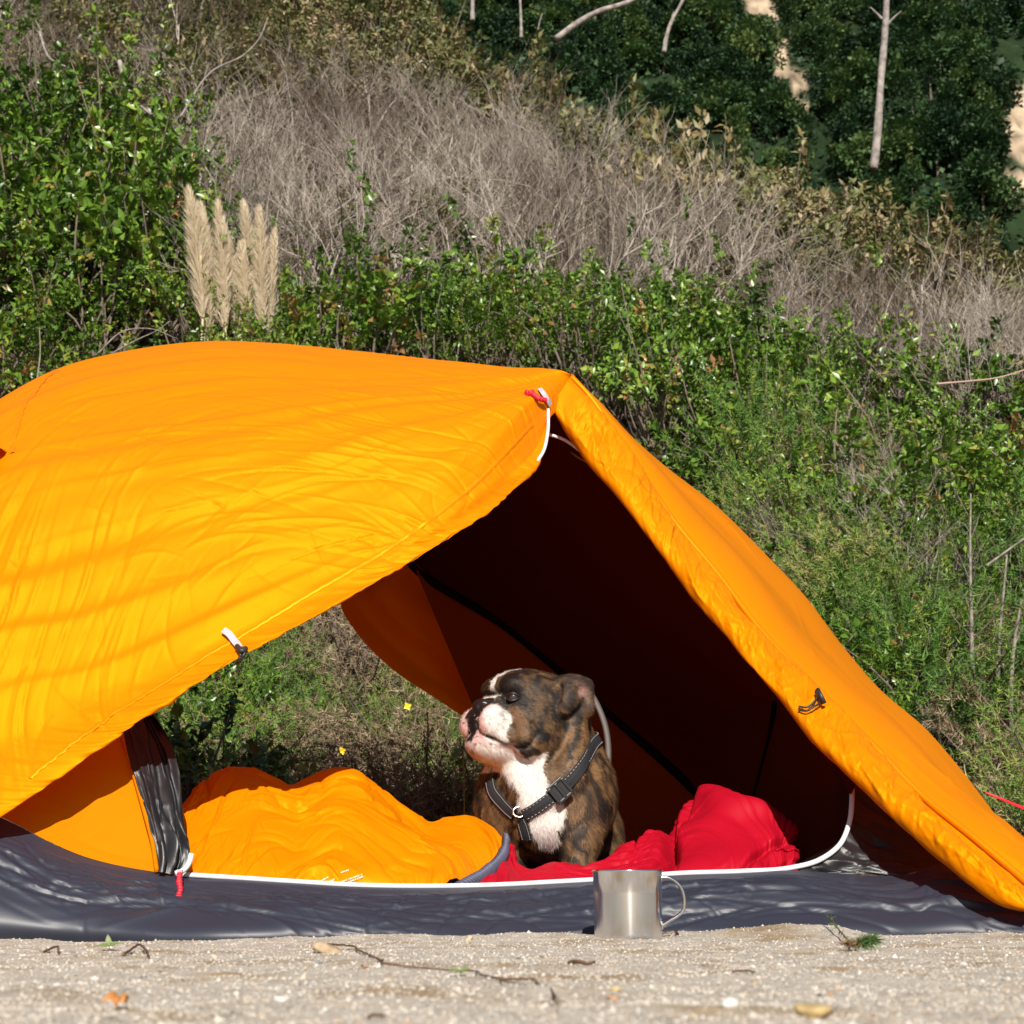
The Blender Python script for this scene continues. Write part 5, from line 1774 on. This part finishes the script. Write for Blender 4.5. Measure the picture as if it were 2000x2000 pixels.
# big glossy shrubs on the left
for h in pick([(-180, 350), (120, 330), (300, 430), (360, 540), (420, 640), (420, 730), (-180, 860)], 44, 1, .33):
    place(PL[r_.integers(2)], h, rz(), r_.uniform(.75, 1.25), '{size} glossy green shrub in the thicket, {where}', 'shrub', 'tall green thicket beside the pampas grass', (r_.normal() * .15, r_.normal() * .15))
# green band along the foot of the slope
for h in pick([(420, 680), (700, 690), (1050, 690), (1180, 680), (1330, 720), (1480, 810), (1720, 850), (2080, 900), (2080, 1230), (1800, 1190), (1560, 1060), (1330, 920), (1150, 800), (900, 790), (420, 760)], 110, 2, .30):
    place(PB[r_.integers(3)], h, rz(), r_.uniform(.55, 1.05), '{size} green leafy shrub below the dead brush, {where}', 'shrub', 'green shrub band behind the tent', (r_.normal() * .2, r_.normal() * .2))
# gorse on the right and behind the tent's far door
for h in pick([(1420, 960), (1640, 1000), (1900, 1150), (2100, 1200), (2100, 1760), (1900, 1600), (1600, 1250)], 85, 3, .24):
    if r_.random() < .72:
        place(PG[r_.integers(3)], h, rz(), r_.uniform(.75, 1.25), '{size} green gorse bush on the outer bank, {where}', 'gorse', 'green gorse right of the tent', (r_.normal() * .2, r_.normal() * .2))
    else:
        place(PD[r_.integers(2)], h, rz(), r_.uniform(.8, 1.35), '{size} dry brown gorse bush on the outer bank, {where}', 'gorse', 'dry gorse right of the tent', (r_.normal() * .2, r_.normal() * .2))
for h in pick([(230, 1150), (950, 1150), (1000, 1500), (960, 1690), (230, 1690)], 75, 4, .20):
    if r_.random() < .62:
        place(PG[r_.integers(3)], h, rz(), r_.uniform(.6, 1.0), '{size} green gorse bush beyond the far tent door, {where}', 'gorse', 'green gorse behind the tent', (r_.normal() * .2, r_.normal() * .2))
    else:
        place(PD[r_.integers(2)], h, rz(), r_.uniform(.7, 1.1), '{size} dry brown gorse bush beyond the far tent door, {where}', 'gorse', 'dry gorse behind the tent', (r_.normal() * .2, r_.normal() * .2))
for h in pick([(1480, 960), (1700, 980), (2080, 1150), (2080, 1500), (1700, 1250)], 22, 14, .2):
    place(PT[r_.integers(4)], h, rz(), r_.uniform(.30, .45), 'small bare twiggy shrub among the outer gorse, {where}', 'dead shrub', 'bare shrubs in the outer gorse', (r_.normal() * .3, r_.normal() * .3))
for h in pick([(380, 655), (570, 655), (570, 700), (380, 700)], 7, 15, .16):
    place(PB[r_.integers(3)], (h[0], h[1] - .7, float(hill_z(h[0], h[1] - .7)) - .05), rz(), r_.uniform(.66, .82), '{size} green leafy shrub at the foot of the pampas stalks', 'shrub', 'green shrubs under the pampas')
for h in pick([(1500, 1020), (1750, 1080), (2080, 1200), (2080, 1560), (1750, 1350)], 16, 16, .25):
    place(PB[r_.integers(3)], h, rz(), r_.uniform(.35, .6), '{size} green leafy shrub among the outer gorse, {where}', 'shrub', 'leafy shrubs in the outer gorse', (r_.normal() * .2, r_.normal() * .2))
# grey leafless brush over the middle of the slope
for h in pick([(330, 560), (350, 400), (520, 290), (900, 270), (1200, 390), (1480, 600), (1560, 770), (1300, 720), (1000, 690), (500, 680)], 175, 5, .28):
    place(PT[r_.integers(4)], h, rz(), r_.uniform(.42, .78), '{size} grey leafless shrub above the green band, {where}', 'dead shrub', 'dead brush above the green band', (r_.normal() * .14, r_.normal() * .14))
for h in pick([(1520, 660), (2080, 720), (2080, 920), (1520, 840)], 40, 6, .28):
    place(PT[r_.integers(4)], h, rz(), r_.uniform(.4, .68), '{size} grey leafless shrub on the shoulder of the slope, {where}', 'dead shrub', 'dead brush on the right shoulder', (r_.normal() * .2, r_.normal() * .2))
for h in pick([(-150, 40), (420, 20), (420, 260), (150, 240), (-150, 300)], 26, 7, .40):
    place(PT[r_.integers(4)], h, rz(), r_.uniform(.45, .75), '{size} grey leafless shrub above the green thicket, {where}', 'dead shrub', 'dead brush above the thicket', (r_.normal() * .2, r_.normal() * .2))
# olive and brown leafy fringe under the crest
n_ol = 0
for i in range(900):
    X = r_.uniform(-6, 4.6)
    cr = float(np.clip(14.5 - 1.0 * X, 9.2, 18))
    Y = cr - r_.uniform(-.9, 2.6)
    pz = float(hill_z(X, Y))
    q = proj(np.array([[X, Y, pz + .4]]))[0]
    if not (-120 < q[0] < 2100 and -160 < q[1] < 760):
        continue
    place(PO[r_.integers(3)], (X, Y, pz), rz(), r_.uniform(.75, 1.35), '{size} olive-brown shrub on the crest, {where}', 'shrub', 'olive fringe along the crest', (r_.normal() * .2, r_.normal() * .2))
    n_ol += 1
    if n_ol >= 150:
        break
for h in pick([(0, 0), (420, 0), (900, 40), (1100, 130), (1300, 260), (1400, 420), (1200, 370), (900, 250), (480, 280), (0, 230)], 90, 8, .32):
    place(PO[r_.integers(3)], h, rz(), r_.uniform(.5, .9), '{size} dry olive shrub high above the dead brush, {where}', 'shrub', 'olive shrubs high on the slope', (r_.normal() * .2, r_.normal() * .2))
for h in pick([(1280, 330), (1450, 380), (1700, 480), (2060, 600), (2060, 740), (1560, 640), (1400, 520)], 60, 9, .32):
    place(PO[r_.integers(3)], h, rz(), r_.uniform(.5, .85), '{size} olive-brown shrub between crest and dead brush, {where}', 'shrub', 'olive shrubs on the right shoulder', (r_.normal() * .2, r_.normal() * .2))

for h in pick([(520, 330), (900, 300), (1250, 430), (1500, 620), (2060, 760), (2060, 860), (1500, 760), (1000, 620), (600, 560)], 46, 17, .5):
    place(PO[r_.integers(3)], h, rz(), r_.uniform(.35, .62), '{size} olive shrub scattered through the dead brush, {where}', 'shrub', 'olive shrubs within the dead brush', (r_.normal() * .2, r_.normal() * .2))
# a few more plants where the slope runs on beside and right behind the tent
for i in range(44):
    if i < 20:
        X, Y = r_.uniform(-1.6, 1.1), r_.uniform(4.35, 5.3)
    elif i < 32:
        X, Y = r_.uniform(-5.2, -2.4), r_.uniform(5.0, 9.0)
    else:
        X, Y = r_.uniform(2.0, 4.6), r_.uniform(4.6, 8.0)
    pz = float(hill_z(X, Y))
    q = proj(np.array([[X, Y, pz + .35]]))[0]
    if 330 < q[0] < 1150 and q[1] < 690:
        continue
    if 480 < q[0] < 980 and q[1] > 1100:
        continue
    place((PG + PB)[r_.integers(6)], (X, Y, pz), rz(), r_.uniform(.5, .8), '{size} green bush filling the slope around the tent, {where}', 'shrub', 'bushes around the tent', (r_.normal() * .2, r_.normal() * .2))
# low litter, dry stalks and grass blades between the plants
nb = 26000
bx_ = r_.uniform(-5.2, 5.2, nb)
by_ = 3.7 + 11 * r_.random(nb) ** 1.3
bz_ = hill_z(bx_, by_)
d_ = rnd_dir(r_, nb) * np.array([.9, .9, .5]) + np.array([0, -.1, .75])
d_ /= np.linalg.norm(d_, axis=1, keepdims=True)
s_ = np.cross(d_, rnd_dir(r_, nb))
s_ /= np.linalg.norm(s_, axis=1, keepdims=True)
ln = r_.uniform(.06, .26, (nb, 1))
w_ = r_.uniform(.0010, .0026, (nb, 1)) * (.5 + by_[:, None] / 9)
b_ = np.stack([bx_, by_, bz_ - .02], 1)
V_ = np.stack([b_ - s_ * w_, b_ + s_ * w_, b_ + d_ * ln], 1).reshape(-1, 3)
green = (r_.random(nb) < .3)
tn = np.where(green, r_.uniform(0, .3, nb), r_.uniform(.4, 1, nb))
UNDER = mat('undergrowth', rough=.8, spec=.15, trans=.15, ramp=[(0, (.05, .09, .02)), (.3, (.11, .14, .04)), (.4, (.12, .09, .055)), (.7, (.25, .19, .12)), (1, (.40, .33, .23))])
o = mesh_obj('undergrowth', V_, np.arange(nb * 3).reshape(-1, 3), UNDER, cols=np.repeat(tn, 3)[:, None] * np.ones((1, 3)))
tag(o, 'tangle of dry grass stalks and litter covering the slope', 'undergrowth', kind='stuff')

# ------------------------------------------------------------------ pampas grass
PLUME = mat('pampas_plume', rough=.85, spec=.1, trans=.3, ramp=[(0, (.44, .34, .21)), (.5, (.62, .52, .37)), (1, (.74, .66, .52))])
CULM = mat('pampas_culm', (.52, .42, .24), rough=.7)
ph = hit_hill(450, 650)
YP = ph[1] - .5
pam = empty('pampas_grass', tuple(P(450, 690, YP)), label='clump of cream feathery pampas plumes beside the green thicket', category='pampas grass')
r2 = np.random.default_rng(15)
for (x0, y0, x1, y1, w) in [(396, 625, 388, 362, 34), (420, 635, 413, 412, 24), (440, 645, 438, 398, 25), (462, 655, 450, 428, 26), (474, 665, 466, 470, 22), (490, 655, 497, 402, 30), (512, 645, 519, 412, 24), (526, 655, 536, 452, 18), (484, 675, 488, 480, 22), (408, 675, 402, 470, 20)]:
    dy_ = r2.normal() * .08
    a, b = P(x0, y0, YP + dy_), P(x1, y1, YP + dy_)
    c_ = P(x0 + r2.normal() * 4, 690, YP + dy_)
    tube('stalk', np.stack([c_ - [0, 0, .25], (c_ + a) / 2, a, (a + b) / 2]), .007, CULM, pam, sides=6, n=14)
    k = 2600
    t = r2.random(k)
    ax_ = b - a
    L_ = np.linalg.norm(ax_)
    env = np.sin(np.pi * np.clip(t * .93 + .07, 0, 1)) ** .6 * (1 - .35 * t)
    rad = w * YP / FPX * env * 1.15 * r2.uniform(.5, 1.15, k)
    bend = np.array([r2.normal() * .035 - .02, r2.normal() * .03, -.01])
    base = a + ax_ * t[:, None] + bend * (t ** 2)[:, None] + r2.normal(0, .005, (k, 3))
    th = r2.uniform(0, 6.28, k)
    d_ = np.stack([np.cos(th), np.sin(th), np.full(k, .9)], 1)
    d_ = d_ * rad[:, None] * .8 + ax_ * .07
    end = base + d_ + np.array([-.022, -.004, -.006]) * r2.random((k, 1))
    s_ = np.cross(d_, rnd_dir(r2, k))
    s_ /= np.linalg.norm(s_, axis=1, keepdims=True)
    V_ = np.stack([base - s_ * .0028, base + s_ * .0028, end], 1).reshape(-1, 3)
    tn = np.clip(r2.normal(.5, .25, k), 0, 1)
    pl = mesh_obj('plume', V_, np.arange(3 * k).reshape(-1, 3), PLUME, pam, cols=np.repeat(tn, 3)[:, None] * np.ones((1, 3)))

# ------------------------------------------------------------------ dead trunks and branches
def trunk(pts, r0, r1, label, m_=PALEW, n_=40, side=(), cat='dead tree', name='dead_tree', wob=.02):
    p_ = spline(np.asarray(pts, float), n_)
    p_ = p_ + np.stack([vnoise(p_ * 1.7, q + 3) for q in range(3)], 1) * wob
    rr_ = np.linspace(r0, r1, n_) * (1 + .12 * vnoise(np.stack([np.arange(n_) * .4, np.zeros(n_), np.zeros(n_)], 1), 5))
    root = empty(name, tuple(p_[0]), label=label, category=cat)
    v_, f_ = tube_geo(p_, rr_, 10)
    mesh_obj('stem', v_, f_, m_, root)
    for sp in side:
        q = spline(np.asarray(sp, float), 14)
        v_, f_ = tube_geo(q, np.linspace(r1 * .6, r1 * .2, 14), 6)
        mesh_obj('branch', v_, f_, m_, root)
    return root
def crest_pt(px, py):
    h = hit_hill(px, py)
    return h
Yk = 12.2
trunk([P(1706, 330, Yk), P(1712, 280, Yk), P(1722, 150, Yk), P(1733, 0, Yk), P(1742, -140, Yk), P(1752, -280, Yk)], .038, .026, 'tall bare grey tree pole standing on the right of the crest',
      side=([P(1728, 55, Yk), P(1745, 35, Yk), P(1760, 22, Yk)], [P(1724, 38, Yk), P(1712, 26, Yk), P(1700, 14, Yk)]))
trunk([P(1085, 75, 12.6), P(1120, 50, 12.6), P(1170, 22, 12.6), P(1225, 2, 12.6), P(1300, -40, 12.6), P(1380, -90, 12.6)], .030, .022, 'bleached white trunk leaning far over above the crest')
trunk([P(1297, 100, 12.4), P(1302, 70, 12.4), P(1312, 40, 12.4), P(1328, 10, 12.4), P(1350, -40, 12.4)], .022, .014, 'short pale forked trunk rising from the crest', side=([P(1312, 40, 12.4), P(1313, 32, 12.4), P(1316, 22, 12.4)],))
trunk([P(1018, 75, 12.8), P(1016, 30, 12.8), P(1014, -30, 12.8)], .016, .010, 'thin pale stem sticking up beside the leaning white trunk')
trunk([P(922, 40, 13.2), P(922, 8, 13.2), P(925, -40, 13.2)], .024, .016, 'stub of pale bare trunk on the crest above the dead brush')
trunk([P(1050, 60, 12.7), P(1054, 40, 12.7), P(1058, 28, 12.7)], .008, .004, 'thin broken stick at the foot of the leaning white trunk')
trunk([P(355, 228, 9.0), P(420, 135, 9.0), P(480, 105, 9.0), P(510, 75, 9.0), P(528, 35, 9.0)], .008, .004, 'long curved bare branch arching over the brown upper slope', cat='dead branch', name='dead_branch')
trunk([P(235, 120, 9.2), P(250, 165, 9.1), P(275, 200, 9.0), P(300, 225, 8.9)], .016, .010, 'thick pale fallen branch lying above the green thicket', cat='dead branch', name='dead_branch')
trunk([P(80, 60, 9.6), P(100, 110, 9.5), P(135, 130, 9.4)], .010, .006, 'crooked grey branch at the top of the slope over the thicket', cat='dead branch', name='dead_branch', side=([P(85, 70, 9.6), P(60, 20, 9.6), P(40, -30, 9.6)],))
def bank(px, py, dy=-.25):
    h = hit_hill(px, py)
    return P(px, py, h[1] + dy)
TW = mat('grey_twig_wood', (.20, .17, .15), rough=.9, noise=(40, .5), bump=(60, .8, .006))
h0 = hit_hill(1895, 1300)
YB = h0[1] - .55
trunk([P(1900, 1340, YB), P(1897, 1240, YB), P(1893, 1120, YB), P(1892, 1040, YB), P(1894, 960, YB)], .008, .0025, 'pale dead sapling with thin side twigs on the gorse bank', TW, cat='dead sapling', name='dead_sapling', wob=.012,
      side=([P(1893, 1130, YB), P(1880, 1100, YB), P(1862, 1060, YB)], [P(1893, 1060, YB), P(1905, 1030, YB), P(1915, 1000, YB)], [P(1896, 1200, YB), P(1880, 1160, YB), P(1866, 1150, YB)], [P(1897, 1240, YB), P(1870, 1215, YB), P(1845, 1175, YB)], [P(1894, 1040, YB), P(1880, 1022, YB), P(1870, 1020, YB)]))
trunk([P(1948, 1330, YB), P(1950, 1230, YB), P(1955, 1150, YB), P(1960, 1080, YB)], .007, .003, 'brown dead stem just right of the pale dead sapling', TW, cat='dead sapling', name='dead_sapling', wob=.012)
trunk([P(1978, 1500, YB - .1), P(1974, 1380, YB - .1), P(1978, 1260, YB - .1), P(1990, 1170, YB - .1)], .010, .004, 'grey forked dead stem in the gorse at the edge of the bank', TW, cat='dead sapling', name='dead_sapling', wob=.012,
      side=([P(1976, 1300, YB - .1), P(1986, 1250, YB - .1), P(2000, 1220, YB - .1)],))
YC = hit_hill(1400, 900)[1] - .5
trunk([P(1385, 945, YC), P(1405, 910, YC), P(1420, 870, YC), P(1440, 830, YC)], .018, .008, 'dark bent branch under the green shrubs behind the tent', STEM, cat='dead branch', name='dead_branch', wob=.012,
      side=([P(1418, 872, YC), P(1450, 868, YC), P(1490, 862, YC)], [P(1405, 905, YC), P(1395, 880, YC), P(1390, 860, YC)]))
trunk([P(1560, 700, YC + .5), P(1575, 660, YC + .5), P(1600, 610, YC + .5), P(1630, 580, YC + .5)], .006, .003, 'dark thin twig arching over the green shrub band', STEM, cat='dead branch', name='dead_branch')
trunk([P(1830, 752, 6.2), P(1890, 745, 6.2), P(1950, 735, 6.2), P(2010, 715, 6.2)], .0045, .003, 'pinkish bare stem lying across the shrubs on the right', mat('pink_stem', (.40, .26, .22), rough=.8), cat='dead branch', name='dead_branch')
trunk([P(1920, 1100, YB + .1), P(1960, 1070, YB + .1), P(2010, 1035, YB + .1)], .0045, .003, 'brown stick slanting over the gorse bank', TW, cat='dead branch', name='dead_branch')
YL = 5.0
for (pts, lab) in [([(60, 772, YL), (100, 740, YL), (150, 715, YL)], 'grey bare twig poking out just above the end of the tent'),
                   ([(190, 690, YL), (240, 645, YL), (290, 640, YL), (345, 660, YL)], 'bare curved twig in front of the green thicket above the tent'),
                   ([(215, 690, YL), (265, 662, YL), (310, 640, YL), (330, 625, YL)], 'pinkish bare twig slanting up above the tent ridge'),
                   ([(75, 740, YL), (80, 690, YL), (78, 640, YL)], 'upright grey twig standing behind the end of the tent')]:
    trunk([P(*q) for q in pts], .0035, .0012, lab, TW, cat='twig', name='bare_twig', wob=.015)
# dark stems seen through the far door
YG = hit_hill(660, 1300)[1] - .15
for (x, lab) in [(652, 'dark gnarled gorse stem nearest the hanging rear flysheet'), (612, 'dark upright gorse stem beside the gnarled one'), (690, 'slim brown gorse stem under the rear flysheet edge')]:
    trunk([P(x, 1330, YG), P(x + 4, 1260, YG), P(x - 3, 1200, YG), P(x - 8, 1130, YG)], .017, .012, lab, STEM, cat='gorse', name='bare_gorse', wob=.02)

# ------------------------------------------------------------------ yellow gorse flowers and herbs at the far door
YEL = mat('gorse_flower', (.85, .60, .01), rough=.5, trans=.2)
for (x, y, lab) in [(440, 1484, 'bright yellow gorse flower nearest the black mesh door'), (796, 1380, 'yellow gorse flower on the dry gorse left of the muzzle of the dog'), (668, 1467, 'small yellow gorse flower above the orange sleeping bag')]:
    yh = hit_hill(x, y)[1] - .48
    c_ = P(x, y, yh)
    fl = empty('gorse_flower', tuple(c_), label=lab, category='flower')
    for k in range(4):
        a = k * 1.6 + .4
        v_, f_ = leaf_geo(c_, np.array([math.cos(a) * .8, -.5, math.sin(a) * .8]), np.array([.1, -1, .2]), .013, .0060)
        mesh_obj('petal', v_, f_, YEL, fl)
    tube('stalk', np.array([c_ + [0, .16, -.12], c_ + [0, .06, -.03], c_]), .0012, STEM, fl, sides=5, n=8)
HERB = mat('herb_leaf', (.15, .29, .035), rough=.5, trans=.3)
for (x, y, s_, lab) in [(905, 1470, 1.0, 'bright green round-leaved herb below the chin of the dog'), (868, 1625, .7, 'low bright green herb between sleeping bag and dog'), (812, 1632, .6, 'small green herb right behind the orange sleeping bag')]:
    Yh = 4.0
    c_ = P(x, y, Yh)
    hb = empty('herb', (c_[0], c_[1], 0.0), label=lab, category='herb')
    tube('stem', np.array([[c_[0] + .01, c_[1], -.02], [c_[0] + .005, c_[1], c_[2] * .5], c_]), .0016, mat('herb_stem', (.40, .30, .06), rough=.7), hb, sides=6, n=10)
    for k in range(13):
        dd = rnd_dir(r2, 1)[0] * np.array([1, .7, .5])
        v_, f_ = leaf_geo(c_ + dd * .022 * s_ * r2.uniform(.2, 1.2), dd + np.array([0, -.2, .1]), np.array([r2.normal() * .3, -.7, .7]), .030 * s_, .011 * s_)
        mesh_obj('leaf', v_, f_, HERB, hb)

# ------------------------------------------------------------------ far hill with clay scars and woodland
def far_z(X, Y):
    q = np.stack([X * .02, Y * .02, X * 0], -1)
    return np.clip((Y - 66) * 1.16, 0, None) + 7 * fbm(q, 4, 61) - 4
fx = np.concatenate([np.linspace(-90, -12, 20), np.linspace(-11, 62, 180), np.linspace(63, 130, 20)])
fy = np.concatenate([np.linspace(55, 190, 130), np.linspace(195, 330, 20)])
FX, FY = np.meshgrid(fx, fy)
FZ = far_z(FX, np.minimum(FY, 200)) - np.clip(FY - 215, 0, None) * .8
FZ = FZ + 1.2 * fbm(np.stack([FX * .15, FY * .15, FX * 0], -1), 3, 66)
FZ = FZ + 1.1 * np.abs(fbm(np.stack([FX * .55, FY * .35, FX * 0], -1), 3, 67))
fv = np.stack([FX, FY, FZ], -1).reshape(-1, 3)
fpx, fpy = proj(fv).T
clay = np.full(len(fv), -1e9)
SCARS = [[(1440, -80), (1510, -60), (1530, 60), (1545, 130), (1600, 140), (1570, 185), (1545, 160), (1520, 150), (1500, 90), (1475, 70), (1455, 20)],
         [(1960, 170), (2060, 120), (2060, 330), (1990, 320), (1935, 300), (1950, 230)], [(1650, 75), (1672, 80), (1668, 98), (1648, 94)], [(1690, 110), (1712, 118), (1708, 165), (1692, 150)],
         [(1540, 150), (1560, 150), (1565, 220), (1545, 210)], [(1930, 340), (2060, 330), (2060, 420), (1960, 395)], [(1375, 0), (1395, 10), (1390, 40), (1372, 30)]]
for pol in SCARS:
    clay = np.maximum(clay, inpoly(fpx, fpy, pol))
clay = smooth(-6, 6, clay + 16 * fbm(fv * .22, 3, 3))
cl = np.array([.40, .31, .215]) * (1 + .45 * fbm(fv * np.array([.5, .5, .22]), 3, 9))[:, None]
cl = cl * (1 - .6 * smooth(.25, .6, vnoise(fv * np.array([.9, .9, .5]), 14)))[:, None]
cl = np.clip(cl, .05, .8)
grn = np.array([.014, .026, .010]) * (1 + .4 * vnoise(fv * .3, 8) + .5 * vnoise(fv * 1.3, 18))[:, None]
FARM = mat('far_hill', (1, 1, 1), rough=.95, spec=.1, attr=True, bump=(1.2, .6, .8))
o = mesh_obj('far_hill', fv, grid_faces(*FX.shape), FARM, cols=grn * (1 - clay)[:, None] + cl * clay[:, None])
tag(o, 'distant wooded hill with pale clay scars', 'hill', kind='structure')
def far_tree(seed, R_, H_, conic):
    q = np.random.default_rng(seed)
    root = proto_root('forest_tree')
    k = 26
    th = q.uniform(0, 6.28, k)
    hh = q.random(k) ** .8
    rad = R_ * (1 - .75 * hh if conic else np.sqrt(np.clip(1 - (hh - .35) ** 2 / .45, .05, 1))) * np.sqrt(q.random(k))
    cen = np.stack([rad * np.cos(th), rad * np.sin(th), H_ * (.15 + .85 * hh)], 1)
    B, D, C = [], [], []
    for c in cen:
        m_ = 110
        dd = rnd_dir(q, m_)
        B.append(c + dd * R_ * .36 * q.random((m_, 1)) ** .4)
        D.append(dd + np.array([0, 0, .2]))
        C.append(np.clip(q.normal(.4, .2) + q.normal(0, .12, m_), 0, 1))
    B, D, C = np.concatenate(B), np.concatenate(D), np.concatenate(C)
    L_ = q.uniform(.18, .42, len(B)) * R_ / 2
    V_, F_, T_ = leaves_geo(B, D, np.array([0, -.3, 1]) + q.normal(0, .5, (len(B), 3)), L_, L_ * .38, np.repeat(C[:, None], 3, 1))
    proto_part(root, 'crown', V_, F_, DARKL, T_)['kind'] = 'stuff'
    v_, f_ = tube_geo(spline(np.array([[0, 0, -1], [.1, 0, H_ * .4], [0, .1, H_ * .8]]), 8), np.linspace(.16, .05, 8), 6)
    proto_part(root, 'trunk', v_, f_, STEM)
    return root
# scrub between the far trees
nf = 34000
fX, fY = r_.uniform(-14, 80, nf), r_.uniform(80, 190, nf)
fz_ = far_z(fX, fY)
fb = np.stack([fX, fY, fz_ + r_.uniform(0, 1.6, nf)], 1)
fp = proj(fb)
okf = np.ones(nf, bool)
for s_ in SCARS:
    okf &= inpoly(fp[:, 0], fp[:, 1], s_) < -4
fb = fb[okf]
nf = len(fb)
Lf = r_.uniform(.35, 1.0, nf)
V_, F_, T_ = leaves_geo(fb, rnd_dir(r_, nf) + np.array([0, -.2, .4]), np.array([0, -.6, .8]) + r_.normal(0, .5, (nf, 3)), Lf, Lf * .4, np.clip(r_.normal(.35, .25, nf), 0, 1)[:, None] * np.ones((1, 3)))
o = mesh_obj('far_scrub', V_, F_, DARKL, cols=T_)
tag(o, 'dark scrub filling the distant hill between its trees', 'scrub', kind='stuff')
PF = [far_tree(200, 2.3, 4.2, False), far_tree(201, 2.0, 5.2, True), far_tree(202, 2.6, 3.6, False), far_tree(203, 1.8, 6.2, True)]
nt_ = 0
q3 = np.random.default_rng(9)
for i in range(5000):
    X, Y = q3.uniform(-12, 75), q3.uniform(84, 190)
    z = float(far_z(np.array([X]), np.array([Y]))[0])
    pp = proj(np.array([[X, Y, z + 1.5]]))[0]
    if not (860 < pp[0] < 2090 and -130 < pp[1] < 560):
        continue
    if pp[1] > 120 + .42 * (pp[0] - 900):
        continue
    if max(inpoly(pp[:1], pp[1:], s_)[0] for s_ in SCARS) > -8:
        continue
    kf = int(q3.integers(4))
    sf_ = q3.uniform(.6, 1.15)
    near_s = min(range(len(SCARS)), key=lambda i_: np.hypot(*(np.mean(SCARS[i_], 0) - pp)))
    spot = ['by the long vertical clay scar', 'by the broad pale clay face', 'near the small clay spot', 'behind the bare tree pole', 'below the long clay scar', 'under the broad pale clay face', 'above the leaning white trunk'][near_s]
    place(PF[kf], (X, Y, z), q3.uniform(0, 6.28), sf_, '%s dark %s forest tree on the distant hill, %s' % ('small' if sf_ < .8 else 'big', ['round', 'pointed', 'spreading', 'tall pointed'][kf], spot), 'tree', 'woodland on the distant hill')
    nt_ += 1
    if nt_ >= 290:
        break
